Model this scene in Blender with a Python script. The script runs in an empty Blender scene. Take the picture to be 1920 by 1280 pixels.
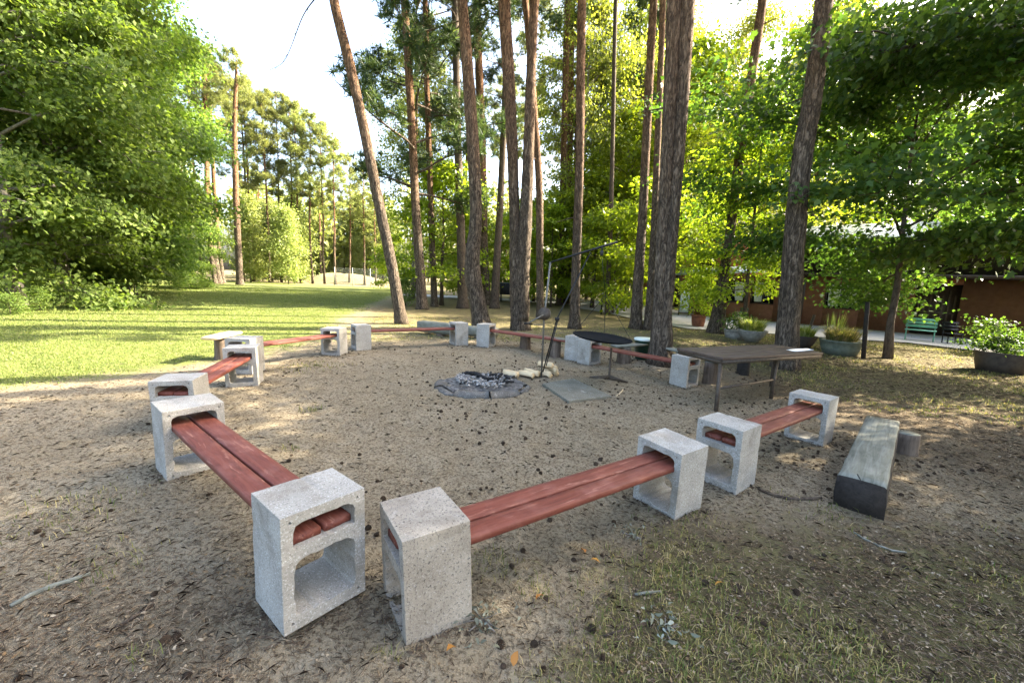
import bpy, bmesh, math, random
import numpy as np
from mathutils import Vector, Matrix, Euler

SC = bpy.context.scene
COL = SC.collection
PI = math.pi
RNG = np.random.default_rng(7)
random.seed(7)

# ------------------------------------------------------------------ camera
F_PX, PITCH, ROLL, CAM_H = 785.37, 0.147676, -0.040048, 1.5174
FW = np.array([0, math.cos(PITCH), -math.sin(PITCH)])
UP = np.array([0, math.sin(PITCH), math.cos(PITCH)])
RT = np.array([1.0, 0, 0])
CR, SR = math.cos(ROLL), math.sin(ROLL)
cam = bpy.data.cameras.new("camera")
co = bpy.data.objects.new("camera", cam)
COL.objects.link(co)
cam.sensor_width = 36
cam.sensor_fit = 'HORIZONTAL'
cam.lens = F_PX / 1920 * 36
cam.clip_start = 0.05
cam.clip_end = 900
_r = CR * RT - SR * UP
_u = SR * RT + CR * UP
m = Matrix.Identity(4)
for k in range(3):
    m[k][0], m[k][1], m[k][2] = _r[k], _u[k], -FW[k]
m[2][3] = CAM_H
co.matrix_world = m
SC.camera = co


def ray(px, py):
    X, Y = px - 960, 640 - py
    x, y = CR * X + SR * Y, -SR * X + CR * Y
    return F_PX * FW + x * RT + y * UP


def at_y(px, py, y):            # point of that line of sight at ground distance y
    d = ray(px, py)
    return d * (y / d[1]) + np.array([0, 0, CAM_H])


def at_z(px, py, z):
    d = ray(px, py)
    return d * ((z - CAM_H) / d[2]) + np.array([0, 0, CAM_H])


# ------------------------------------------------------------------ noise
def _hash(ix, iy, iz, seed):
    h = (ix * 374761393 + iy * 668265263 + iz * 2147483647 + seed * 1274126177) & 0xFFFFFFFF
    h = ((h ^ (h >> 13)) * 1274126177) & 0xFFFFFFFF
    return ((h ^ (h >> 16)) & 0xFFFF) / 65535.0


def vnoise(p, seed=0):
    p = np.asarray(p, float)
    if p.shape[1] == 2:
        p = np.concatenate([p, np.zeros((len(p), 1))], 1)
    i = np.floor(p).astype(np.int64)
    f = p - i
    f = f * f * (3 - 2 * f)
    r = 0
    for dx in (0, 1):
        for dy in (0, 1):
            for dz in (0, 1):
                w = (f[:, 0] if dx else 1 - f[:, 0]) * (f[:, 1] if dy else 1 - f[:, 1]) * (f[:, 2] if dz else 1 - f[:, 2])
                r = r + w * _hash(i[:, 0] + dx, i[:, 1] + dy, i[:, 2] + dz, seed)
    return r * 2 - 1


def fbm(p, oct=4, seed=0):
    p = np.asarray(p, float)
    r, a = 0, 1.0
    for k in range(oct):
        r = r + a * vnoise(p * 2 ** k + 17.3 * k, seed + k)
        a *= 0.5
    return r / 1.9


def sstep(a, b, x):
    t = np.clip((np.asarray(x, float) - a) / (b - a), 0, 1)
    return t * t * (3 - 2 * t)


# ------------------------------------------------------------------ blocks (fitted from the photo)
BW, BD, BH = 0.356, 0.296, 0.5
BLK = {
    'A': (-0.858, 1.702, 50.3, 0.073, -0.7, 0.7), 'B': (-0.355, 1.731, -58.6, -0.018, 1.7, -1.7),
    'C': (-2.297, 2.880, 51.3, 0.062, 1.7, 0.1), 'C2': (-3.119, 3.845, 13.2, -0.017, 1.4, -1.6),
    'D': (1.157, 2.821, -56.5, -0.055, 1.9, 1.9), 'E': (1.736, 3.177, -54.2, -0.017, 0.5, 0.0),
    'F': (3.186, 4.280, -51.7, -0.052, -0.1, 0.1), 'G': (-3.407, 5.223, 19.0, 0.046, 0.6, -1.5),
    'G2': (-3.776, 5.837, -1.2, 0.060, 0.8, -1.0), 'H': (-3.298, 7.674, -4.4, -0.002, 0.6, -0.8),
    'I': (-3.015, 8.261, -53.0, 0.008, 0.2, -0.2), 'J': (-1.184, 9.181, -57.6, 0.032, 0.9, -0.3),
    'K': (-0.571, 9.125, 67.8, 0.029, -0.9, 0.3), 'L': (1.291, 8.433, 56.9, -0.063, 0.3, 0.7),
    'M': (1.522, 8.085, 40.5, -0.069, 1.0, -2.3), 'N': (2.801, 6.619, 37.2, -0.076, 0.7, -0.3),
}
_bp = np.array([[v[0], v[1], v[3] + 0.012] for v in BLK.values()])


def gz_s(x, y):                  # broad lie of the ground
    x = np.asarray(x, float); y = np.asarray(y, float)
    d2 = (x[..., None] - _bp[:, 0]) ** 2 + (y[..., None] - _bp[:, 1]) ** 2
    w = np.exp(-d2 / (2 * 0.45 ** 2))
    z = (w * _bp[:, 2]).sum(-1) / (w.sum(-1) + 0.12)
    # a low bank of sand far off by the fence
    return z


def gz_f(x, y):                  # trodden small relief, fades with distance
    x = np.asarray(x, float); y = np.asarray(y, float)
    p = np.stack([x.ravel(), y.ravel()], 1)
    near = 1 - sstep(9, 22, np.hypot(p[:, 0], p[:, 1]))
    r = 0.018 * fbm(p * 1.6, 3, 3) + near * (0.015 * fbm(p * 5.5, 3, 11) + 0.010 * fbm(p * 16, 2, 21))
    return r.reshape(x.shape)


def gz(x, y):
    return gz_s(x, y) + gz_f(x, y)


def gz1(x, y):
    return float(gz(np.array([x]), np.array([y]))[0])


def at_g(px, py):
    z = 0.0
    for _ in range(4):
        p = at_z(px, py, z)
        z = float(gz_s(np.array([p[0]]), np.array([p[1]]))[0])
    return np.array([p[0], p[1], gz1(p[0], p[1])])


# ------------------------------------------------------------------ mesh helpers
def mesh(name, V, faces, mats, smooth=False, mi=None, uv=None):
    """V (N,3); faces: list of (k,n) int arrays."""
    V = np.asarray(V, np.float32)
    faces = [np.asarray(f, np.int32) for f in faces if len(f)]
    me = bpy.data.meshes.new(name)
    me.vertices.add(len(V))
    me.vertices.foreach_set('co', V.ravel())
    nl = sum(f.size for f in faces)
    nf = sum(len(f) for f in faces)
    me.loops.add(nl)
    me.loops.foreach_set('vertex_index', np.concatenate([f.ravel() for f in faces]))
    me.polygons.add(nf)
    tot = np.concatenate([np.full(len(f), f.shape[1], np.int32) for f in faces])
    st = np.concatenate([[0], np.cumsum(tot)[:-1]]).astype(np.int32)
    me.polygons.foreach_set('loop_start', st)
    if smooth:
        me.polygons.foreach_set('use_smooth', np.ones(nf, bool))
    if mi is not None:
        me.polygons.foreach_set('material_index', np.asarray(mi, np.int32))
    for mt in (mats if isinstance(mats, (list, tuple)) else [mats]):
        me.materials.append(mt)
    me.update(calc_edges=True)
    me.validate()
    return me


def link(name, me, parent=None, loc=(0, 0, 0), rot=(0, 0, 0), scale=(1, 1, 1)):
    o = bpy.data.objects.new(name, me)
    COL.objects.link(o)
    o.location = loc
    o.rotation_euler = rot
    o.scale = scale
    if parent is not None:
        o.parent = parent
    return o


def tag(o, label=None, cat=None, group=None, kind=None):
    if label: o['label'] = label
    if cat: o['category'] = cat
    if group: o['group'] = group
    if kind: o['kind'] = kind
    return o


def empty(name, loc, label, cat, rot=(0, 0, 0), group=None, scale=(1, 1, 1)):
    o = link(name, None, None, loc, rot, scale)
    o.empty_display_size = 0.1
    return tag(o, label, cat, group)


class MB:                        # collects pieces into one mesh
    def __init__(s):
        s.V, s.F, s.n = [], {}, 0

    def add(s, V, faces):
        V = np.asarray(V, float)
        s.V.append(V)
        for f in faces:
            f = np.asarray(f, int)
            if len(f):
                s.F.setdefault(f.shape[1], []).append(f + s.n)
        s.n += len(V)
        return s

    def box(s, c, size, R=None, jit=0.0):
        x, y, z = [v / 2 for v in size]
        V = np.array([[a * x, b * y, d * z] for d in (-1, 1) for a, b in ((-1, -1), (1, -1), (1, 1), (-1, 1))], float)
        if jit: V += RNG.normal(0, jit, V.shape)
        if R is not None: V = V @ np.asarray(R).T
        return s.add(V + np.asarray(c), [[[3, 2, 1, 0], [4, 5, 6, 7], [0, 1, 5, 4], [1, 2, 6, 5], [2, 3, 7, 6], [3, 0, 4, 7]]])

    def tube(s, path, rad, n=8, cap=True, rough=0.0, seed=0):
        V, F = tube(path, rad, n, cap, rough, seed)
        return s.add(V, F)

    def lathe(s, prof, c=(0, 0, 0), n=24, cap0=True, cap1=True):
        V = []
        for r, z in prof:
            a = np.arange(n) * 2 * PI / n
            V.append(np.stack([r * np.cos(a), r * np.sin(a), np.full(n, z)], 1))
        k = len(prof)
        q = []
        for i in range(k - 1):
            for j in range(n):
                q.append([i * n + j, i * n + (j + 1) % n, (i + 1) * n + (j + 1) % n, (i + 1) * n + j])
        F = [q]
        s.add(np.concatenate(V) + np.asarray(c), F)
        b = s.n - k * n
        if cap0: s.F.setdefault(n, []).append(np.array([[b + j for j in range(n)][::-1]]))
        if cap1: s.F.setdefault(n, []).append(np.array([[b + (k - 1) * n + j for j in range(n)]]))
        return s

    def build(s, name, mat, parent=None, smooth=False, loc=(0, 0, 0), rot=(0, 0, 0), bevel=0):
        me = mesh(name, np.concatenate(s.V), [np.concatenate(f) for f in s.F.values()], mat, smooth)
        o = link(name, me, parent, loc, rot)
        if bevel:
            b = o.modifiers.new('bevel', 'BEVEL')
            b.width = bevel; b.segments = 2; b.limit_method = 'ANGLE'; b.angle_limit = 0.8
        return o


def frames(path):
    P = np.asarray(path, float)
    T = np.gradient(P, axis=0)
    T /= np.linalg.norm(T, axis=1, keepdims=True) + 1e-12
    ref = np.array([0.0, 0, 1]) if abs(T[0][2]) < 0.9 else np.array([1.0, 0, 0])
    N = []
    n = np.cross(T[0], ref); n /= np.linalg.norm(n)
    for t in T:
        n = n - t * (n @ t)
        n /= np.linalg.norm(n) + 1e-12
        N.append(n)
    N = np.array(N)
    return P, T, N, np.cross(T, N)


def tube(path, rad, n=8, cap=True, rough=0.0, seed=0):
    P, T, N, B = frames(path)
    k = len(P)
    rad = np.broadcast_to(np.asarray(rad, float), (k,))
    a = np.arange(n) * 2 * PI / n
    ring = np.cos(a)[None, :, None] * N[:, None] + np.sin(a)[None, :, None] * B[:, None]
    R = rad[:, None, None] * np.ones((k, n, 1))
    if rough:
        L = np.concatenate([[0], np.cumsum(np.linalg.norm(np.diff(P, axis=0), axis=1))])
        q = np.stack([(np.cos(a)[None] * np.ones((k, 1)) * 3.2).ravel(), (np.sin(a)[None] * np.ones((k, 1)) * 3.2).ravel(),
                      (L[:, None] * 2.2 * np.ones((1, n))).ravel()], 1)
        nn = fbm(q, 2, seed) * 0.6
        q2 = q * np.array([2.6, 2.6, 2.6])
        v = np.abs(vnoise(q2, seed + 5)) ** 0.6
        R = R * (1 + rough * (nn + 0.9 * v - 0.45)).reshape(k, n, 1)
    V = (P[:, None] + ring * R).reshape(-1, 3)
    i = np.arange(k - 1)[:, None] * n
    j = np.arange(n)[None]
    q = np.stack([i + j, i + (j + 1) % n, i + n + (j + 1) % n, i + n + j], -1).reshape(-1, 4)
    F = [q]
    if cap:
        F.append(np.array([np.arange(n)[::-1], (k - 1) * n + np.arange(n)]))
    return V, F


def rotz(a):
    c, s = math.cos(a), math.sin(a)
    return np.array([[c, -s, 0], [s, c, 0], [0, 0, 1.0]])


def resample(pts, step):
    """smooth curve through points (Catmull-Rom), then even steps."""
    P = np.asarray(pts, float)
    Q = np.concatenate([[2 * P[0] - P[1]], P, [2 * P[-1] - P[-2]]])
    out = []
    for i in range(1, len(Q) - 2):
        for t in np.linspace(0, 1, 12, endpoint=False):
            a, b, c, d = Q[i - 1], Q[i], Q[i + 1], Q[i + 2]
            out.append(0.5 * (2 * b + (c - a) * t + (2 * a - 5 * b + 4 * c - d) * t * t + (3 * b - a - 3 * c + d) * t ** 3))
    out.append(P[-1])
    out = np.array(out)
    L = np.concatenate([[0], np.cumsum(np.linalg.norm(np.diff(out[:, :3], axis=0), axis=1))])
    n = max(2, int(L[-1] / step) + 1)
    s = np.linspace(0, L[-1], n)
    return np.stack([np.interp(s, L, out[:, k]) for k in range(out.shape[1])], 1)


# ------------------------------------------------------------------ materials
class NT:
    def __init__(s, name):
        s.m = bpy.data.materials.new(name)
        s.m.use_nodes = True
        s.t = s.m.node_tree
        s.t.nodes.clear()
        s.out = s.t.nodes.new('ShaderNodeOutputMaterial')

    def n(s, typ, **kw):
        nd = s.t.nodes.new('ShaderNode' + typ)
        for k, v in kw.items():
            if k.startswith('i_'):
                nd.inputs[k[2:].replace('_', ' ')].default_value = v
            else:
                setattr(nd, k, v)
        return nd

    def l(s, a, b):
        s.t.links.new(a, b)
        return b

    def coord(s, scale=(1, 1, 1), which='Object'):
        tc = s.n('TexCoord')
        mp = s.n('Mapping')
        mp.inputs['Scale'].default_value = scale
        s.l(tc.outputs[which], mp.inputs['Vector'])
        return mp.outputs[0]

    def noise(s, vec, scale, detail=4, rough=0.55, dist=0.0):
        nd = s.n('TexNoise')
        nd.inputs['Scale'].default_value = scale
        nd.inputs['Detail'].default_value = detail
        nd.inputs['Roughness'].default_value = rough
        nd.inputs['Distortion'].default_value = dist
        if vec is not None: s.l(vec, nd.inputs['Vector'])
        return nd.outputs['Fac']

    def voro(s, vec, scale, feature='F1', out='Distance', rnd=1.0):
        nd = s.n('TexVoronoi')
        nd.feature = feature
        nd.inputs['Scale'].default_value = scale
        nd.inputs['Randomness'].default_value = rnd
        s.l(vec, nd.inputs['Vector'])
        return nd.outputs[out]

    def ramp(s, fac, stops, interp='LINEAR'):
        nd = s.n('ValToRGB')
        cr = nd.color_ramp
        cr.interpolation = interp
        while len(cr.elements) < len(stops): cr.elements.new(0.5)
        for e, (p, c) in zip(cr.elements, stops):
            e.position = p
            e.color = (*c, 1) if len(c) == 3 else c
        s.l(fac, nd.inputs[0])
        return nd.outputs[0]

    def rampf(s, fac, a, b, va=0.0, vb=1.0):
        nd = s.n('MapRange')
        nd.clamp = True
        for k, v in zip(('From Min', 'From Max', 'To Min', 'To Max'), (a, b, va, vb)):
            nd.inputs[k].default_value = v
        s.l(fac, nd.inputs['Value'])
        return nd.outputs[0]

    def mix(s, fac, a, b, mode='MIX'):
        nd = s.n('Mix')
        nd.data_type = 'RGBA'
        nd.blend_type = mode
        for sock, v in ((nd.inputs[0], fac), (nd.inputs[6], a), (nd.inputs[7], b)):
            if hasattr(v, 'is_linked') or isinstance(v, bpy.types.NodeSocket): s.l(v, sock)
            elif isinstance(v, (int, float)): sock.default_value = v
            else: sock.default_value = (*v, 1)
        return nd.outputs[2]

    def math(s, op, a, b=0.0, clamp=False):
        nd = s.n('Math')
        nd.operation = op
        nd.use_clamp = clamp
        for sock, v in zip(nd.inputs, (a, b)):
            if isinstance(v, bpy.types.NodeSocket): s.l(v, sock)
            else: sock.default_value = v
        return nd.outputs[0]

    def attr(s, name):
        nd = s.n('Attribute')
        nd.attribute_name = name
        return nd.outputs['Fac']

    def bump(s, h, strength=0.4, dist=0.01, prev=None):
        nd = s.n('Bump')
        nd.inputs['Strength'].default_value = strength
        nd.inputs['Distance'].default_value = dist
        s.l(h, nd.inputs['Height'])
        if prev is not None: s.l(prev, nd.inputs['Normal'])
        return nd.outputs[0]

    def pbr(s, col, rough=0.8, spec=0.3, metal=0.0, normal=None):
        b = s.n('BsdfPrincipled')
        if isinstance(col, bpy.types.NodeSocket): s.l(col, b.inputs['Base Color'])
        else: b.inputs['Base Color'].default_value = (*col, 1)
        if isinstance(rough, bpy.types.NodeSocket): s.l(rough, b.inputs['Roughness'])
        else: b.inputs['Roughness'].default_value = rough
        b.inputs['Specular IOR Level'].default_value = spec
        b.inputs['Metallic'].default_value = metal
        if normal is not None: s.l(normal, b.inputs['Normal'])
        return b.outputs[0]

    def done(s, sh):
        s.l(sh, s.out.inputs['Surface'])
        return s.m


def m_leaf(name, a, b, c, trans=0.45, tcol=None, rough=0.45):
    t = NT(name)
    g = t.n('NewGeometry')
    col = t.ramp(g.outputs['Random Per Island'], [(0, a), (0.55, b), (1, c)])
    oi = t.n('ObjectInfo')
    hs = t.n('HueSaturation')
    t.l(t.rampf(oi.outputs['Random'], 0, 1, 0.49, 0.507), hs.inputs['Hue'])
    t.l(t.rampf(oi.outputs['Random'], 0, 1, 0.85, 1.15), hs.inputs['Value'])
    t.l(col, hs.inputs['Color'])
    col = hs.outputs[0]
    p = t.pbr(col, rough, 0.25)
    tr = t.n('BsdfTranslucent')
    t.l(t.mix(1.0, col, tcol or (2.2, 2.1, 0.7), 'MULTIPLY'), tr.inputs['Color'])
    mx = t.n('MixShader')
    mx.inputs[0].default_value = trans
    t.l(p, mx.inputs[1]); t.l(tr.outputs[0], mx.inputs[2])
    return t.done(mx.outputs[0])


def m_pine_bark():
    t = NT('pine_bark')
    v = t.coord((1, 1, 0.2))
    oi = t.n('ObjectInfo')
    n1 = t.noise(t.coord((1, 1, 0.4)), 20, 6, 0.7, 0.6)
    fur = t.math('ABSOLUTE', t.math('SUBTRACT', t.noise(v, 13, 4, 0.6, 1.2), 0.5))
    n2 = t.noise(v, 3.0, 3)
    vo = fur
    grey = t.ramp(n1, [(0.25, (0.04, 0.03, 0.021)), (0.5, (0.13, 0.10, 0.072)), (0.75, (0.29, 0.232, 0.17))])
    org = t.ramp(n1, [(0.25, (0.085, 0.042, 0.022)), (0.5, (0.22, 0.118, 0.062)), (0.78, (0.42, 0.25, 0.14))])
    tc = t.n('TexCoord'); sx = t.n('SeparateXYZ'); t.l(tc.outputs['Object'], sx.inputs[0])
    h = t.math('ADD', sx.outputs[2], t.math('MULTIPLY', t.math('SUBTRACT', n2, 0.5), 3.0))
    h = t.math('ADD', h, t.math('MULTIPLY', oi.outputs['Random'], 2.0))
    f = t.rampf(h, 4.0, 10.0)
    col = t.mix(f, grey, org)
    crack = t.rampf(vo, 0.0, 0.10, 0.3, 1.05)
    col = t.mix(1.0, col, crack, 'MULTIPLY')
    hh = t.math('ADD', t.math('MULTIPLY', t.rampf(vo, 0, 0.14), 0.9), n1)
    return t.done(t.pbr(col, 0.92, 0.15, normal=t.bump(hh, 0.9, 0.025)))


def m_bark(name, a, b, sc=(1, 1, 0.35)):
    t = NT(name)
    v = t.coord(sc)
    n1 = t.noise(v, 18, 5, 0.65, 0.6)
    col = t.ramp(n1, [(0.3, a), (0.7, b)])
    return t.done(t.pbr(col, 0.9, 0.2, normal=t.bump(n1, 0.8, 0.02)))


def m_concrete(name, c0, c1, speck=0.5, dark=(0.05, 0.045, 0.04), light=0.8):
    t = NT(name)
    v = t.coord()
    oi = t.n('ObjectInfo')
    off = t.n('VectorMath'); off.operation = 'ADD'
    t.l(v, off.inputs[0]); t.l(t.math('MULTIPLY', oi.outputs['Random'], 37.0), off.inputs[1])
    v = off.outputs[0]
    big = t.noise(v, 5, 5, 0.6)
    col = t.ramp(big, [(0.3, c0), (0.7, c1)])
    g = t.noise(v, 85, 4, 0.85)
    col = t.mix(t.rampf(g, 0.54, 0.64, 0, speck), col, dark)
    g2 = t.noise(v, 150, 2, 0.6)
    col = t.mix(t.rampf(g2, 0.58, 0.7, 0, speck * light), col, (0.85, 0.84, 0.82))
    pit = t.voro(v, 48)
    pitm = t.rampf(pit, 0.05, 0.13, 1, 0)
    pitn = t.math('MULTIPLY', pitm, t.rampf(t.noise(v, 9, 2), 0.5, 0.62))
    col = t.mix(t.math('MULTIPLY', pitn, 0.6), col, dark)
    st = t.noise(v, 3.1, 6, 0.7, 0.4)
    col = t.mix(t.rampf(st, 0.53, 0.66, 0, 0.55), col, (0.17, 0.145, 0.11))
    st2 = t.noise(v, 7.5, 5, 0.75, 0.8)
    col = t.mix(t.rampf(st2, 0.6, 0.68, 0, 0.4), col, (0.48, 0.46, 0.42))
    h = t.math('SUBTRACT', t.math('ADD', g, t.math('MULTIPLY', big, 0.6)), t.math('MULTIPLY', pitn, 1.5))
    return t.done(t.pbr(col, 0.9, 0.25, normal=t.bump(h, 0.55, 0.004)))


def m_redwood():
    t = NT('red_stained_wood')
    v = t.coord((2.2, 26, 26))
    oi = t.n('ObjectInfo')
    off = t.n('VectorMath'); off.operation = 'ADD'
    t.l(v, off.inputs[0]); t.l(t.math('MULTIPLY', oi.outputs['Random'], 53.0), off.inputs[1])
    v = off.outputs[0]
    g = t.noise(v, 1.6, 6, 0.6, 1.2)
    col = t.ramp(g, [(0.25, (0.088, 0.021, 0.013)), (0.5, (0.148, 0.038, 0.023)), (0.8, (0.215, 0.064, 0.039))])
    v2 = t.coord((3.5, 30, 30))
    w = t.noise(v2, 1.3, 6, 0.65, 0.5)
    wear = t.rampf(w, 0.58, 0.7, 0, 0.42)
    col = t.mix(wear, col, (0.55, 0.30, 0.22))
    d = t.noise(t.coord((3, 3, 3)), 2.2, 4, 0.6)
    col = t.mix(t.rampf(d, 0.5, 0.75, 0, 0.35), col, (0.30, 0.14, 0.11))
    kn = t.voro(t.coord((2.5, 7, 7)), 1.2)
    col = t.mix(t.rampf(kn, 0.05, 0.1, 0.75, 0), col, (0.07, 0.02, 0.015))
    return t.done(t.pbr(col, t.rampf(w, 0.3, 0.8, 0.5, 0.8), 0.35, normal=t.bump(g, 0.25, 0.002)))


def m_wood(name, stops, rough=0.85, sc=(1.5, 18, 18), bump=0.5):
    t = NT(name)
    v = t.coord(sc)
    oi = t.n('ObjectInfo')
    off = t.n('VectorMath'); off.operation = 'ADD'
    t.l(v, off.inputs[0]); t.l(t.math('MULTIPLY', oi.outputs['Random'], 41.0), off.inputs[1])
    g = t.noise(off.outputs[0], 1.4, 6, 0.65, 1.0)
    n2 = t.noise(t.coord((3, 3, 3)), 2.5, 4)
    f = t.math('ADD', t.math('MULTIPLY', g, 0.7), t.math('MULTIPLY', n2, 0.3))
    return t.done(t.pbr(t.ramp(f, stops), rough, 0.25, normal=t.bump(g, bump, 0.006)))


def m_plain(name, a, b=None, rough=0.6, spec=0.4, metal=0.0, scale=12, bump=0.15):
    t = NT(name)
    n1 = t.noise(t.coord(), scale, 5, 0.6)
    b = b or tuple(x * 1.25 for x in a)
    return t.done(t.pbr(t.ramp(n1, [(0.3, a), (0.7, b)]), rough, spec, metal, t.bump(n1, bump, 0.004)))


def m_ground():
    t = NT('ground_soil')
    v = t.coord(which='Object')
    lawn, moss, hum = t.attr('lawn'), t.attr('moss'), t.attr('humus')
    big = t.noise(v, 0.9, 6, 0.62, 0.3)
    mid = t.noise(v, 6, 6, 0.65, 0.4)
    fine = t.noise(v, 45, 4, 0.7)
    grain = t.noise(v, 160, 2, 0.7)
    sand = t.ramp(t.math('ADD', t.math('MULTIPLY', big, 0.45), t.math('MULTIPLY', mid, 0.55)),
                  [(0.3, (0.21, 0.168, 0.105)), (0.5, (0.335, 0.275, 0.182)), (0.7, (0.44, 0.372, 0.26))])
    sand = t.mix(t.rampf(fine, 0.49, 0.6, 0, 0.75), sand, (0.095, 0.072, 0.046))
    sand = t.mix(t.rampf(grain, 0.56, 0.68, 0, 0.6), sand, (0.45, 0.385, 0.28))
    hcol = t.ramp(mid, [(0.3, (0.08, 0.057, 0.034)), (0.52, (0.185, 0.14, 0.088)), (0.75, (0.32, 0.252, 0.163))])
    hcol = t.mix(t.rampf(fine, 0.55, 0.66, 0, 0.7), hcol, (0.24, 0.18, 0.11))
    hf = t.rampf(t.math('ADD', hum, t.math('MULTIPLY', t.math('SUBTRACT', mid, 0.5), 1.1)), 0.3, 0.7)
    col = t.mix(hf, sand, hcol)
    mcol = t.ramp(mid, [(0.3, (0.07, 0.066, 0.027)), (0.55, (0.15, 0.14, 0.055)), (0.75, (0.28, 0.235, 0.115))])
    mf = t.rampf(t.math('ADD', moss, t.math('MULTIPLY', t.math('SUBTRACT', mid, 0.5), 1.6)), 0.35, 0.75, 0, 0.85)
    col = t.mix(mf, col, mcol)
    lcol = t.ramp(t.math('ADD', t.math('MULTIPLY', big, 0.5), t.math('MULTIPLY', mid, 0.5)),
                  [(0.3, (0.092, 0.122, 0.03)), (0.5, (0.148, 0.176, 0.047)), (0.72, (0.235, 0.23, 0.085))])
    lcol = t.mix(t.rampf(fine, 0.5, 0.68, 0, 0.45), lcol, (0.20, 0.19, 0.075))
    lf = t.rampf(t.math('ADD', lawn, t.math('ADD', t.math('MULTIPLY', t.math('SUBTRACT', mid, 0.5), 1.1), t.math('MULTIPLY', t.math('SUBTRACT', big, 0.5), 1.0))), 0.3, 0.7)
    col = t.mix(lf, col, lcol)
    h = t.math('ADD', t.math('MULTIPLY', mid, 0.8), t.math('ADD', t.math('MULTIPLY', fine, 1.2), t.math('MULTIPLY', grain, 0.6)))
    return t.done(t.pbr(col, 0.97, 0.08, normal=t.bump(h, 0.9, 0.034)))


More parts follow.
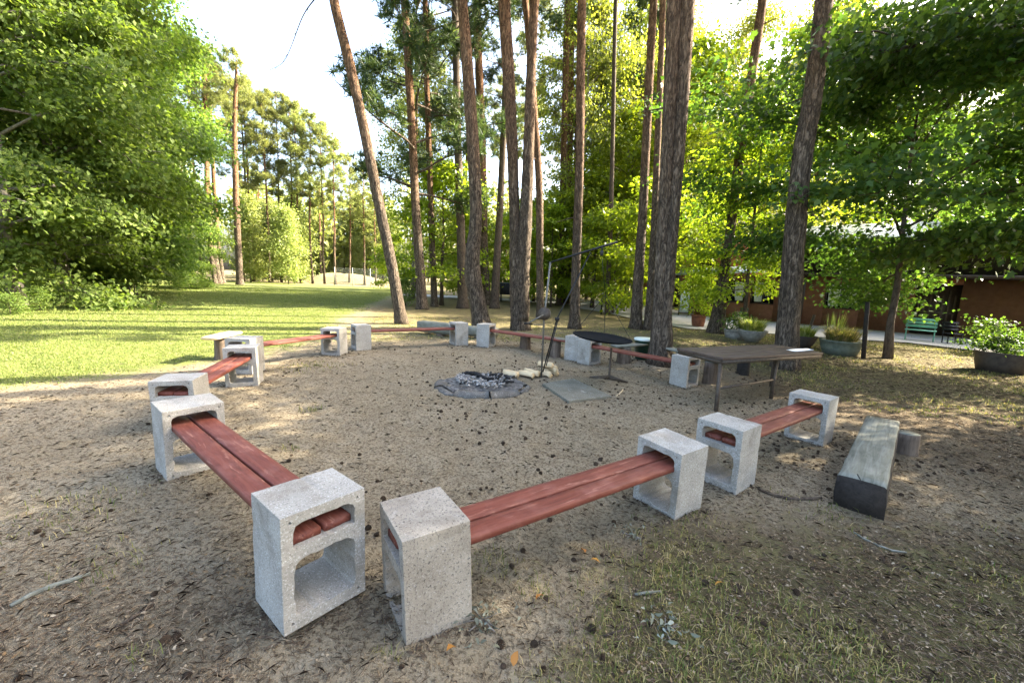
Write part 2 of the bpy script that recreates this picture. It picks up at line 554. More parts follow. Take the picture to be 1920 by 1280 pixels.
M = dict(
    conc=m_concrete('grey_concrete', (0.285, 0.266, 0.228), (0.395, 0.372, 0.325), 0.65),
    conc_b=m_concrete('brown_speckled_concrete', (0.265, 0.228, 0.178), (0.36, 0.318, 0.255), 1.0, light=0.2),
    conc_d=m_concrete('weathered_concrete', (0.13, 0.125, 0.10), (0.24, 0.225, 0.185), 0.4),
    soot=m_concrete('sooty_concrete', (0.05, 0.047, 0.042), (0.14, 0.132, 0.115), 0.5),
    slab=m_concrete('mossy_slab', (0.105, 0.10, 0.072), (0.185, 0.172, 0.128), 0.5),
    red=m_redwood(),
    bark=m_pine_bark(),
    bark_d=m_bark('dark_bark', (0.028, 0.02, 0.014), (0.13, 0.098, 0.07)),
    bark_g=m_bark('grey_bark', (0.09, 0.08, 0.065), (0.27, 0.24, 0.20)),
    greywood=m_wood('grey_weathered_wood', [(0.3, (0.075, 0.075, 0.056)), (0.5, (0.175, 0.175, 0.138)), (0.72, (0.29, 0.285, 0.235))]),
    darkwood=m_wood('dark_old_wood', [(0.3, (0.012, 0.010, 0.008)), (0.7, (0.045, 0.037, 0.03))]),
    brownwood=m_wood('brown_table_wood', [(0.3, (0.045, 0.030, 0.022)), (0.5, (0.085, 0.06, 0.045)), (0.75, (0.15, 0.11, 0.085))], 0.6),
    palewood=m_wood('fresh_split_wood', [(0.3, (0.45, 0.32, 0.17)), (0.55, (0.66, 0.52, 0.32)), (0.8, (0.78, 0.66, 0.45))]),
    stump=m_wood('stump_bark', [(0.3, (0.05, 0.036, 0.025)), (0.55, (0.14, 0.105, 0.078)), (0.8, (0.25, 0.2, 0.15))], 0.9, (14, 14, 2)),
    iron=m_plain('black_iron', (0.010, 0.011, 0.012), (0.03, 0.031, 0.033), 0.42, 0.5, 0.6),
    steel=m_plain('worn_grey_steel', (0.10, 0.095, 0.08), (0.20, 0.19, 0.165), 0.5, 0.5, 0.5, 30),
    rust=m_plain('brown_painted_steel', (0.045, 0.033, 0.024), (0.10, 0.075, 0.05), 0.6, 0.4, 0.2, 25),
    char=m_plain('charred_wood', (0.006, 0.006, 0.006), (0.035, 0.034, 0.033), 0.85, 0.25, 0, 40, 0.8),
    panblack=m_plain('black_pan', (0.008, 0.009, 0.010), (0.016, 0.017, 0.019), 0.95, 0.06),
    ash=m_plain('ash', (0.025, 0.024, 0.023), (0.20, 0.195, 0.185), 0.95, 0.1, 0, 22, 0.9),
    ashw=m_plain('pale_ash', (0.16, 0.155, 0.145), (0.48, 0.465, 0.44), 0.95, 0.1, 0, 30, 0.8),
    bin=m_plain('dark_green_plastic', (0.006, 0.030, 0.018), (0.010, 0.045, 0.027), 0.35, 0.5),
    lid=m_plain('white_plastic', (0.62, 0.68, 0.62), (0.72, 0.77, 0.70), 0.35, 0.5),
    paper=m_plain('white_paper', (0.80, 0.79, 0.76), (0.85, 0.84, 0.82), 0.8, 0.2),
    cone=m_plain('pine_cone', (0.028, 0.019, 0.013), (0.125, 0.085, 0.055), 0.8, 0.2, 0, 120, 0.5),
    wall=m_plain('terracotta_render', (0.16, 0.072, 0.042), (0.215, 0.098, 0.058), 0.9, 0.15, 0, 6, 0.3),
    brick=m_plain('orange_brick', (0.36, 0.13, 0.07), (0.45, 0.18, 0.1), 0.9, 0.15, 0, 9, 0.3),
    cladding=m_wood('dark_cladding', [(0.3, (0.022, 0.018, 0.016)), (0.7, (0.052, 0.044, 0.04))], 0.8, (14, 14, 1)),
    roof=m_plain('zinc_roof', (0.36, 0.40, 0.42), (0.46, 0.50, 0.51), 0.45, 0.5, 0.35, 3, 0.1),
    frame=m_plain('brown_window_frame', (0.03, 0.018, 0.012), (0.05, 0.03, 0.02), 0.5, 0.4),
    curtain=m_plain('white_net_curtain', (0.50, 0.52, 0.46), (0.66, 0.68, 0.62), 0.9, 0.1, 0, 20),
    pot=m_plain('terracotta_pot', (0.14, 0.055, 0.03), (0.24, 0.10, 0.055), 0.85, 0.2),
    stone=m_plain('grey_stone', (0.17, 0.165, 0.14), (0.32, 0.31, 0.27), 0.9, 0.2, 0, 14, 0.7),
    darkpot=m_plain('dark_brown_tub', (0.035, 0.026, 0.02), (0.07, 0.055, 0.042), 0.7, 0.3),
    greenpot=m_plain('grey_green_tub', (0.085, 0.10, 0.075), (0.15, 0.17, 0.13), 0.8, 0.25),
    asphalt=m_plain('pale_asphalt', (0.27, 0.265, 0.25), (0.36, 0.35, 0.335), 0.92, 0.2, 0, 30, 0.4),
    mint=m_plain('mint_paint', (0.16, 0.40, 0.30), (0.22, 0.48, 0.37), 0.5, 0.4),
    sand=m_plain('pale_sand', (0.12, 0.115, 0.055), (0.24, 0.20, 0.125), 0.95, 0.1, 0, 4, 0.6),
    galv=m_plain('galvanised_wire', (0.34, 0.36, 0.34), (0.46, 0.48, 0.46), 0.5, 0.4, 0.4),
    board=m_plain('pale_blue_board', (0.50, 0.58, 0.60), (0.62, 0.68, 0.68), 0.6, 0.3),
    globe=m_plain('white_glass_globe', (0.78, 0.78, 0.74), (0.84, 0.84, 0.8), 0.3, 0.5),
    ground=m_ground(),
    l_left=m_leaf('leaves_left_bank', (0.08, 0.132, 0.028), (0.122, 0.182, 0.04), (0.185, 0.24, 0.062), 0.45, (1.8, 1.9, 0.8), 0.65),
    l_mid=m_leaf('leaves_understory', (0.10, 0.155, 0.014), (0.155, 0.22, 0.022), (0.25, 0.31, 0.04), 0.58),
    l_maple=m_leaf('leaves_maple', (0.034, 0.072, 0.018), (0.054, 0.108, 0.025), (0.105, 0.165, 0.04), 0.46, (1.9, 1.9, 0.7)),
    l_birch=m_leaf('leaves_birch', (0.125, 0.16, 0.03), (0.185, 0.22, 0.048), (0.26, 0.275, 0.08), 0.55),
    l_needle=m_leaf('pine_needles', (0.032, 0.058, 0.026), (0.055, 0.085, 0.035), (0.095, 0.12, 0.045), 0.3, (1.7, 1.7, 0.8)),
    l_needle_lit=m_leaf('sunlit_pine_needles', (0.12, 0.145, 0.05), (0.18, 0.205, 0.075), (0.26, 0.27, 0.11), 0.45, (1.7, 1.7, 0.8)),  # lighter needle copy for far pines, hazy sunlight put into the colour
    crumb=m_plain('dark_crumbs', (0.045, 0.033, 0.023), (0.115, 0.085, 0.06), 0.95, 0.1, 0, 40, 0.3),
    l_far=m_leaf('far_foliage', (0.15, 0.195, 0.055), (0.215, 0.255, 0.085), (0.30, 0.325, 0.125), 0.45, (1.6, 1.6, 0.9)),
    grass=m_leaf('grass_blades', (0.098, 0.138, 0.03), (0.145, 0.18, 0.043), (0.225, 0.235, 0.085), 0.35, (1.6, 1.6, 0.7), 0.6),
    wgrass=m_leaf('wild_grass', (0.075, 0.115, 0.022), (0.19, 0.18, 0.06), (0.42, 0.33, 0.18), 0.3, (1.6, 1.6, 0.7), 0.6),
    litter=m_leaf('dry_litter', (0.075, 0.052, 0.03), (0.19, 0.135, 0.075), (0.46, 0.37, 0.235), 0.1, (1, 1, 1), 0.8),
    chips=m_leaf('pale_leaf_bits', (0.19, 0.125, 0.06), (0.31, 0.235, 0.135), (0.44, 0.37, 0.255), 0.1, (1, 1, 1), 0.8),
    orange=m_leaf('orange_leaf', (0.38, 0.17, 0.035), (0.45, 0.22, 0.05), (0.5, 0.28, 0.08), 0.2, (1.3, 1.1, 0.6), 0.6),
    wilt=m_leaf('wilted_leaf', (0.16, 0.17, 0.12), (0.22, 0.235, 0.17), (0.33, 0.35, 0.28), 0.15, (1, 1, 1), 0.7),
    flower=m_leaf('yellow_green_grass', (0.14, 0.20, 0.03), (0.24, 0.28, 0.06), (0.42, 0.42, 0.2), 0.4, (1.5, 1.5, 0.7)),
)
M['glass'] = m_plain('window_glass', (0.012, 0.014, 0.014), (0.018, 0.02, 0.02), 0.06, 0.6, 0, 3, 0.0)

# ------------------------------------------------------------------ ground sheet
def axis(lo, hi, fine_lo, fine_hi, d, g):
    a = list(np.arange(fine_lo, fine_hi + 1e-6, d))
    s, x = d, fine_hi
    while x < hi:
        s *= g; x += s; a.append(min(x, hi))
    s, x = d, fine_lo
    b = []
    while x > lo:
        s *= g; x -= s; b.append(max(x, lo))
    return np.array(b[::-1] + a)


LAWN_Y = [0, 3, 4.2, 5.0, 6.0, 8.3, 11, 14, 20, 33, 50, 60]
LAWN_X = [-12, -8.6, -7.0, -6.1, -5.2, -4.5, -4.9, -5.9, -7.0, -9.3, -9.5, -9]


def lawn_mask(x, y):
    bx = np.interp(y, LAWN_Y, LAWN_X)
    l = sstep(-1.7, 1.3, bx - x) * (1 - sstep(46, 52, y))
    far_edge = np.interp(x, [-60, -22, -20, -17, -9], [12, 33, 30, 45, 50])
    return l


def masks(x, y):
    lawn = lawn_mask(x, y)
    cx, cy = 0.0, 5.4
    ring = np.hypot((x - cx) / 3.9, (y - cy) / 3.9)
    moss = sstep(1.0, 1.35, ring) * sstep(5.5, 8.5, y + 0.35 * x) * 0.62
    moss = np.maximum(moss, 0.72 * sstep(0.1, 1.0, x + 0.55 * (2.2 - y)) * sstep(3.4, 1.9, y))
    moss = np.maximum(moss, 0.33 * sstep(-1.2, -2.6, x) * sstep(3.0, 1.2, y))
    strip = sstep(0.0, 1.2, y - (9.7 - 0.22 * (x - 8))) * sstep(4.5, 7.5, x)
    moss = np.maximum(moss, strip * 0.75)
    moss *= 1 - lawn
    hum = 0.35 * sstep(1.2, 3.5, x) + 0.55 * sstep(3.3, 5.0, x) * (1 - 0.4 * strip)
    hum = np.maximum(hum, 0.7 * sstep(10, 14, y) * (1 - lawn))
    hum = np.maximum(hum, 0.85 * sstep(0.15, 0.9, x + 0.5 * (1.9 - y)) * sstep(3.4, 2.0, y))
    hum = np.maximum(hum, 0.45 * sstep(-0.6, -1.2, x) * sstep(2.6, 1.5, y))
    return lawn, np.clip(moss, 0, 1), np.clip(hum, 0, 1)


gx = axis(-190, 190, -4.2, 4.2, 0.028, 1.06)
gy = axis(-60, 260, 0.6, 5.6, 0.028, 1.05)
GX, GY = np.meshgrid(gx, gy)
nx, ny = len(gx), len(gy)
Z = gz(GX, GY)
Vg = np.stack([GX.ravel(), GY.ravel(), Z.ravel()], 1)
ii = (np.arange(ny - 1)[:, None] * nx + np.arange(nx - 1)[None]).ravel()
gm = mesh('ground', Vg, [np.stack([ii, ii + 1, ii + nx + 1, ii + nx], 1)], M['ground'], True)
for nm, val in zip(('lawn', 'moss', 'humus'), masks(Vg[:, 0], Vg[:, 1])):
    a = gm.attributes.new(nm, 'FLOAT', 'POINT')
    a.data.foreach_set('value', np.asarray(val, np.float32))
tag(link('ground', gm), 'bare sandy ground of the clearing with lawn and forest floor around', 'ground', kind='structure')


# ------------------------------------------------------------------ leaves
S_DIAMOND = np.array([[0, 0, 0], [0.36, 0.45, 0.07], [0, 1.0, -0.04], [-0.36, 0.45, 0.07]])
S_LEAF = np.array([[0, 0, 0], [0.26, 0.22, 0.05], [0.33, 0.5, 0.07], [0.18, 0.8, 0.03], [0, 1.0, -0.05],
                   [-0.18, 0.8, 0.03], [-0.33, 0.5, 0.07], [-0.26, 0.22, 0.05]])
S_MAPLE = np.array([[0, 0, 0], [0.30, 0.02, 0.02], [0.25, 0.22, 0.03], [0.58, 0.42, -0.04], [0.27, 0.52, 0.02], [0.22, 0.72, 0.0],
                    [0, 1.05, -0.08], [-0.22, 0.72, 0.0], [-0.27, 0.52, 0.02], [-0.58, 0.42, -0.04], [-0.25, 0.22, 0.03], [-0.30, 0.02, 0.02]])


def unit(v):
    return v / (np.linalg.norm(v, axis=1, keepdims=True) + 1e-12)


def leafset(C, A, Nn, size, shape):
    """C centres, A pointing axis, Nn leaf normal, size (n,)"""
    A = unit(A)
    B = unit(np.cross(A, Nn))
    N = np.cross(B, A)
    k = len(shape)
    V = (C[:, None] + size[:, None, None] * (shape[None, :, 0:1] * B[:, None] + shape[None, :, 1:2] * A[:, None] + shape[None, :, 2:3] * N[:, None]))
    F = np.arange(len(C))[:, None] * k + np.arange(k)[None]
    return V.reshape(-1, 3), F


def limb_path(rng, p0, az, el0, L, droop, n=7, wob=0.12):
    pts = [np.array(p0, float)]
    el = el0
    for i in range(n - 1):
        d = np.array([math.cos(az) * math.cos(el), math.sin(az) * math.cos(el), math.sin(el)])
        pts.append(pts[-1] + d * L / (n - 1))
        el -= droop / (n - 1)
        az += rng.normal(0, wob)
        el += rng.normal(0, wob * 0.5)
    return np.array(pts)


def make_broadleaf(seed, H, R, z0, nl, nleaf, leaf, mat, bark, shape=S_DIAMOND, el=(0.9, 0.1), droop=0.7,
                   tr=0.12, hang=0.25, clump=0.42, flat=0.4, nsub=5, prof=None, lean=0.03):
    """returns (trunk mesh with limbs, crown mesh) for one tree standing at the origin"""
    rng = np.random.default_rng(seed)
    hs = np.linspace(0, H * 0.93, 9)
    tp = np.stack([np.cumsum(rng.normal(0, lean * H / 9, 9)) * (hs > 0), np.cumsum(rng.normal(0, lean * H / 9, 9)) * (hs > 0), hs], 1)
    trp = tr * (1 - 0.85 * hs / (H * 0.93)) * np.where(hs == 0, 1.35, 1)
    mb = MB()
    mb.tube(tp, trp, 10, True, 0.12, seed)
    samples, wts = [], []
    prof = prof or (lambda t: math.sin(PI * min(1, 0.18 + 0.82 * t)) ** 0.7 * 0.95 + 0.08)
    for i in range(nl):
        t = (i + rng.uniform(0.1, 0.9)) / nl
        z = z0 + t * (H * 0.92 - z0)
        p0 = np.array([np.interp(z, hs, tp[:, 0]), np.interp(z, hs, tp[:, 1]), z])
        az = i * 2.399963 + rng.uniform(-0.5, 0.5)
        L = R * prof(t) * rng.uniform(0.75, 1.2)
        e0 = el[1] + (el[0] - el[1]) * t + rng.normal(0, 0.15)
        lp = limb_path(rng, p0, az, e0, L, droop * rng.uniform(0.6, 1.3))
        r0 = max(0.012, tr * 0.38 * (1 - 0.6 * t) * (L / R))
        mb.tube(lp, np.linspace(r0, 0.006, len(lp)), 5, False)
        paths = [(lp, 0.4)]
        for s in range(nsub):
            f = rng.uniform(0.22, 0.95)
            q = f * (len(lp) - 1)
            a = int(q)
            p = lp[a] + (lp[min(a + 1, len(lp) - 1)] - lp[a]) * (q - a)
            saz = az + rng.choice([-1, 1]) * rng.uniform(0.35, 1.1)
            sl = L * rng.uniform(0.25, 0.5) * (1.15 - 0.5 * f)
            sp = limb_path(rng, p, saz, rng.uniform(-0.15, 0.45), sl, droop * 0.7, 5)
            mb.tube(sp, np.linspace(max(0.006, r0 * 0.4), 0.004, len(sp)), 4, False)
            paths.append((sp, 0.15))
        for pth, f0 in paths:
            n = len(pth)
            k = 5 if f0 > 0.3 else 4
            for f in np.linspace(f0, 1, k):
                q = f * (n - 1); a = min(int(q), n - 2)
                samples.append(np.append(pth[a] + (pth[a + 1] - pth[a]) * (q - a), az))
    S = np.array(samples)
    pick = rng.integers(0, len(S), nleaf)
    cs = clump * (0.6 + 0.8 * rng.random(len(S)))[pick]
    off = rng.normal(0, 1, (nleaf, 3)) * cs[:, None] * np.array([1, 1, flat])
    C = S[pick, :3] + off
    out = C - np.array([0, 0, 0]) ; out[:, 2] = 0
    A = unit(out) * 0.6 + rng.normal(0, 0.7, (nleaf, 3)) + np.array([0, 0, -hang * 2])
    N = np.array([0, 0, 1.0]) + rng.normal(0, 0.45, (nleaf, 3))
    sz = leaf * rng.uniform(0.6, 1.25, nleaf)
    V, F = leafset(C, A, N, sz, shape)
    trunk = mesh('trunk', np.concatenate(mb.V), [np.concatenate(f) for f in mb.F.values()], bark, True)
    crown = mesh('crown', V, [F], mat)
    return trunk, crown


def make_pine_crown(seed, h, R, ntuft, mat, bark, tuft=0.26, needles=16, nl=22, needle_w=0.10):
    """crown whose base is at the origin and top at z = h; limbs come with it"""
    rng = np.random.default_rng(seed)
    mb = MB()
    S = []
    for i in range(nl):
        t = (i + rng.uniform(0, 1)) / nl
        z = t * h * 0.95
        L = R * (math.sin(PI * (0.25 + 0.68 * t)) ** 0.8) * rng.uniform(0.55, 1.25)
        az = i * 2.4 + rng.uniform(-0.6, 0.6)
        lp = limb_path(rng, (0, 0, z), az, rng.uniform(-0.1, 0.55) + 0.4 * t, L, rng.uniform(-0.5, 0.5), 6, 0.2)
        mb.tube(lp, np.linspace(0.045 * (1 - 0.5 * t), 0.01, 6), 5, False)
        for s in range(5):
            f = rng.uniform(0.35, 1.0) * 4.99
            a = int(f)
            p = lp[a] + (lp[a + 1] - lp[a]) * (f - a)
            sp = limb_path(rng, p, az + rng.uniform(-1.2, 1.2), rng.uniform(0, 0.7), L * rng.uniform(0.18, 0.38), -0.4, 4, 0.2)
            mb.tube(sp, np.linspace(0.016, 0.005, 4), 4, False)
            for k in (1, 2, 3, 3):
                S.append(sp[k])
    S = np.array(S)
    c = S[rng.integers(0, len(S), ntuft)] + rng.normal(0, 0.16, (ntuft, 3))
    up = unit(rng.normal(0, 0.6, (ntuft, 3)) + np.array([0, 0, 0.7]))
    C = np.repeat(c, needles, 0)
    d = unit(np.repeat(up, needles, 0) * 0.6 + rng.normal(0, 0.75, (ntuft * needles, 3)))
    side = unit(np.cross(d, rng.normal(0, 1, d.shape)))
    L = tuft * rng.uniform(0.6, 1.15, len(d))
    w = L * needle_w
    V = np.stack([C + side * (w * 0.5)[:, None], C + d * L[:, None], C - side * (w * 0.5)[:, None]], 1).reshape(-1, 3)
    F = np.arange(len(d))[:, None] * 3 + np.arange(3)[None]
    crown = mesh('crown', V, [F], mat)
    limbs = mesh('limbs', np.concatenate(mb.V), [np.concatenate(f) for f in mb.F.values()], bark, True)
    return crown, limbs


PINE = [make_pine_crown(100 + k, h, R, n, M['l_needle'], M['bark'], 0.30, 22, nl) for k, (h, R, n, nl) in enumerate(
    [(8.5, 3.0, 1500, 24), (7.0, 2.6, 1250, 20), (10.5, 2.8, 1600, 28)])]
PINE_FAR = [make_pine_crown(150 + k, h, R, n, M['l_needle_lit'], M['bark'], 0.34, 22, nl) for k, (h, R, n, nl) in enumerate(
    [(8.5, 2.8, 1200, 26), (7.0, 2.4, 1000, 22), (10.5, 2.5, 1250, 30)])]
# bare pine stems for the far stand
PSTEM = []
for k in range(4):
    rng = np.random.default_rng(300 + k)
    z = np.linspace(0, 16, 12)
    p = np.stack([np.cumsum(rng.normal(0, 0.05, 12)), np.cumsum(rng.normal(0, 0.05, 12)), z], 1)
    p[0, :2] = 0
    mb = MB().tube(p, np.interp(z, [0, 0.5, 6, 16], [0.19, 0.15, 0.125, 0.05]), 9, True, 0.1, k)
    for j in range(7):
        zz = rng.uniform(4, 10)
        a = rng.uniform(0, 6.28)
        lp = limb_path(rng, (np.interp(zz, z, p[:, 0]), np.interp(zz, z, p[:, 1]), zz), a, rng.uniform(-0.3, 0.5), rng.uniform(0.3, 1.3), 0.3, 4)
        mb.tube(lp, np.linspace(0.022, 0.006, 4), 4, False)
    PSTEM.append((mesh('trunk', np.concatenate(mb.V), [np.concatenate(f) for f in mb.F.values()], M['bark'], True), p))


def pine(x, y, H, label, cat='tree', group=None, var=0, cv=0, rot=0.0, thick=1.0, tilt=(0, 0), cs=1.0, name='pine_tree', far=False):
    z = gz1(x, y) - 0.05
    t = empty(name, (x, y, z), label, cat, (tilt[0], tilt[1], rot), group)
    s = H / 16.0
    me, p = PSTEM[var % 4]
    link('trunk', me, t, scale=(thick, thick, s))
    cr, lm = (PINE_FAR if far else PINE)[cv % 3]
    ch = [8.5, 7.0, 10.5][cv % 3] * cs
    zb = H - ch * 0.93
    px = np.interp(max(zb, 0) / s, p[:, 2], p[:, 0]) * thick
    py = np.interp(max(zb, 0) / s, p[:, 2], p[:, 1]) * thick
    c = link('crown', cr, t, (px, py, zb), scale=(cs, cs, cs))
    link('limbs', lm, c)
    return t


def trunk_from_px(pts, base_px, extra_h, rough=0.16, n=22, y_lean=0.0, radii=None, flare=1.35):
    """pts: [(px,py,width_px)...] from the foot up; returns world path and radii, continued upward by extra_h metres"""
    b = at_g(*base_px)
    Y = b[1]
    P = []
    for i, (px, py, w) in enumerate(pts):
        q = at_y(px, py, Y + y_lean * i)
        P.append([*q, w * 0.5 * (Y + y_lean * i) / F_PX / math.cos(math.atan((px - 960) / F_PX)) ** 0.5])
    P = np.array(P)
    P[0, :3] = b
    d = P[-1] - P[-2]
    d[:2] *= 0.6
    L = np.linalg.norm(d[:3])
    top = P[-1].copy()
    top[:3] += d[:3] / L * extra_h
    top[3] = max(0.05, P[-1, 3] * 0.45)
    P = np.concatenate([P, [P[-1] + (top - P[-1]) * f for f in np.linspace(0, 1, max(3, int(extra_h / 1.2)))[1:]]])
    C = resample(P, 0.13)
    C[:, 2] -= b[2]; C[:, 0] -= b[0]; C[:, 1] -= b[1]
    h = C[:, 2]
    C[:, 3] *= 1 + (flare - 1) * np.exp(-np.maximum(h, 0) / 0.22)
    C[0, 2] -= 0.08
    return b, C


def big_pine(pts, base_px, label, extra=6.0, cv=0, cs=1.0, mat='bark', n=26, stems=None, seed=1, group='tall pines around the clearing',
             stubs=5, name='pine_tree', crown=True, y_lean=0.0, far=False):
    b, C = trunk_from_px(pts, base_px, extra, y_lean=y_lean)
    t = empty(name, tuple(b), label, 'tree', group=group)
    mb = MB().tube(C[:, :3], C[:, 3], n, True, 0.11, seed)
    rng = np.random.default_rng(seed)
    for k in range(stubs):
        i = rng.integers(int(len(C) * 0.2), int(len(C) * 0.8))
        lp = limb_path(rng, C[i, :3], rng.uniform(0, 6.28), rng.uniform(-0.2, 0.4), C[i, 3] + rng.uniform(0.1, 0.7), 0.3, 4, 0.2)
        mb.tube(lp, np.linspace(0.02, 0.006, 4), 5, False)
    mb.build('trunk', M[mat], t, True)
    tops = [C]
    for k, (sp, ex) in enumerate(stems or []):
        P = []
        for (px, py, w) in sp:
            q = at_y(px, py, b[1] - 0.04)
            P.append([*(q - b), w * 0.5 * b[1] / F_PX])
        P = np.array(P)
        d = P[-1] - P[-2]
        top = P[-1].copy(); top[:3] += d[:3] / np.linalg.norm(d[:3]) * ex; top[3] *= 0.5
        C2 = resample(np.concatenate([P, [P[-1] + (top - P[-1]) * f for f in np.linspace(0, 1, max(3, int(ex / 1.2)))[1:]]]), 0.13)
        MB().tube(C2[:, :3], C2[:, 3], n, True, 0.11, seed + 9 + k).build('stem', M[mat], t, True)
        tops.append(C2)
    if crown:
        for k, Ct in enumerate(tops):
            cr, lm = (PINE_FAR if far else PINE)[(cv + k) % 3]
            ch = [8.5, 7.0, 10.5][(cv + k) % 3] * cs
            tp = Ct[-1]
            zb = tp[2] - ch * 0.85
            xx = np.interp(zb, Ct[:, 2], Ct[:, 0]); yy = np.interp(zb, Ct[:, 2], Ct[:, 1])
            c = link('crown', cr, t, (xx, yy, zb), (0, 0, rng.uniform(0, 6.28)), (cs, cs, cs))
            link('limbs', lm, c)
    return t, C, b


# ---- the pines that stand around the ring, left to right
t1, C1, b1 = big_pine([(753, 607, 21), (735, 500, 19), (712, 390, 18), (682, 240, 17), (655, 120, 16), (626, 0, 15)], (753, 607),
    'pine with a strongly left-leaning curved trunk beside the lawn', 6, 1, 0.9, seed=11, stubs=2)
# the long drooping bare twig and needle sprays it carries
rng = np.random.default_rng(5)
i0 = np.argmin(np.abs(C1[:, 2] - (at_y(628, 8, b1[1])[2] - b1[2])))
mb = MB()
Pt = [C1[i0, :3]] + [at_y(px, py, b1[1] - 0.1) - b1 for px, py in ((606, -14), (585, 5), (566, 35), (545, 90), (530, 118), (505, 132))]
Pt = resample(Pt, 0.12)
mb.tube(Pt, np.linspace(0.022, 0.006, len(Pt)), 5)
for k in (8, 14, 19, 23, 26):
    if k < len(Pt):
        lp = limb_path(rng, Pt[k], rng.uniform(0, 6.28), -0.9, rng.uniform(0.25, 0.6), 0.5, 5)
        mb.tube(lp, np.linspace(0.008, 0.003, 5), 4, False)
mb.build('branch', M['bark_d'], t1, True)

big_pine([(906, 618, 34), (898, 580, 31), (887, 520, 30), (886, 480, 27), (891, 430, 23), (892, 380, 22), (888, 290, 22), (881, 190, 21), (874, 90, 19), (867, 0, 17)], (905, 618),
    'thick pine with an S-bend in its lower trunk behind the bench', 7, 0, 1.0, seed=21, n=32)
big_pine([(913, 572, 17), (907, 470, 16), (905, 340, 15), (900, 180, 14), (893, 0, 13)], (913, 572),
    'slender straight orange pine close behind the S-bent trunk', 6, 2, 0.9, seed=22, n=20)
big_pine([(974, 618, 33), (970, 560, 28), (966, 480, 21), (964, 380, 19), (958, 220, 20), (951, 100, 21), (945, 0, 20)], (976, 618),
    'pine forking into two thick stems from one foot, behind the grill crane', 9, 0, 0.85, seed=23, n=32,
    stems=[([(977, 600, 30), (980, 500, 27), (986, 400, 23), (992, 260, 19), (996, 125, 17), (1002, 0, 15)], 7)])
big_pine([(1013, 598, 14), (1012, 480, 13), (1011, 350, 13), (1001, 200, 12), (993, 90, 11), (985, 0, 11)], (1013, 598),
    'thin pine stem with a bright sunlit edge just right of the forked pine', 5, 1, 0.8, seed=24, n=16, stubs=8)
big_pine([(1050, 572, 13), (1053, 440, 11), (1057, 280, 11), (1061, 120, 11), (1064, 0, 10)], (1049, 572),
    'straight orange pine, left one of a close pair right of the crane', 6, 2, 0.9, seed=25, n=18)
big_pine([(1063, 570, 13), (1066, 440, 11), (1069, 260, 10), (1071, 120, 10), (1073, 0, 10)], (1060, 570),
    'straight slim pine, right one of the close pair right of the crane', 6, 0, 0.9, seed=26, n=18)
big_pine([(1076, 616, 21), (1079, 540, 17), (1083, 420, 16), (1087, 300, 15), (1089, 120, 15), (1091, 0, 14)], (1077, 616),
    'dark brown pine trunk standing behind the round grill pan', 7, 1, 1.0, seed=27, n=26)
big_pine([(1192, 616, 21), (1197, 520, 18), (1205, 400, 15), (1214, 220, 14), (1221, 80, 13), (1226, 0, 12)], (1192, 616),
    'straight pine above the white-lidded green bin, left of the great twin pine', 9, 1, 0.8, seed=28, n=24)
big_pine([(1214, 618, 14), (1224, 470, 12), (1233, 270, 11), (1239, 120, 10), (1243, 0, 10)], (1214, 618),
    'thin pine in the gap just left of the great twin-stemmed pine', 6, 1, 0.8, seed=29, n=16)
big_pine([(1238, 684, 42), (1235, 620, 28), (1237, 550, 22), (1241, 470, 22), (1251, 300, 21), (1256, 200, 22), (1261, 100, 23), (1265, 0, 24)], (1238, 682),
    'largest pine, two stems grown together, rough bark, behind the right-hand bench', 12, 0, 0.8, seed=30, n=36,
    stems=[([(1247, 670, 30), (1248, 600, 23), (1252, 540, 22), (1257, 470, 22), (1271, 300, 21), (1278, 200, 22), (1284, 100, 23), (1289, 0, 24)], 11)])
big_pine([(1342, 624, 28), (1352, 550, 19), (1367, 450, 15), (1386, 300, 15), (1408, 150, 14), (1428, 15, 13)], (1343, 624),
    'right-leaning pine in front of the building windows', 5, 1, 0.8, seed=31, n=24)
big_pine([(1472, 690, 38), (1475, 640, 35), (1483, 540, 33), (1495, 380, 30), (1508, 270, 28), (1524, 180, 26), (1546, 0, 24)], (1472, 690),
    'dark thick pine leaning right behind the picnic table', 10.5, 1, 0.8, seed=32, n=30, mat='bark')
big_pine([(792, 580, 20), (787, 500, 17), (779, 380, 15), (771, 220, 14), (762, 60, 12), (758, 0, 12)], (792, 580),
    'dark pine among green oak leaves, nearest right of the leaning pine', 2.5, 0, 1.45, seed=33, n=18)
big_pine([(815, 575, 12), (811, 480, 11), (806, 330, 10), (800, 150, 9), (797, 0, 9)], (815, 575),
    'thin dark pine, second trunk right of the leaning pine', 3, 0, 1.15, seed=34, n=14)
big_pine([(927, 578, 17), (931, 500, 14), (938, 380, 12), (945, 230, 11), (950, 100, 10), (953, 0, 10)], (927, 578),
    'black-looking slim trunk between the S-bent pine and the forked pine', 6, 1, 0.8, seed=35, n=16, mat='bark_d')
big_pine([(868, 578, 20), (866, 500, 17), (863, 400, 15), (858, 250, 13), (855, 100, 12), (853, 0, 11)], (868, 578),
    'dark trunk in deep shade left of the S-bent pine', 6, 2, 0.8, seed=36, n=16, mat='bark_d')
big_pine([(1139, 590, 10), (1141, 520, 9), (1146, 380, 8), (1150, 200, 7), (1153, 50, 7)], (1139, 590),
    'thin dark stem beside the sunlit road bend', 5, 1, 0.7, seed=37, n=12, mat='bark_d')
big_pine([(450, 534, 11), (447, 470, 10), (442, 350, 9), (440, 230, 7), (443, 150, 5)], (450, 534),
    'lone straight pine at the far left edge of the lawn', 1.5, 0, 0.7, seed=38, n=16, far=True, group='pines along the far lawn edge')
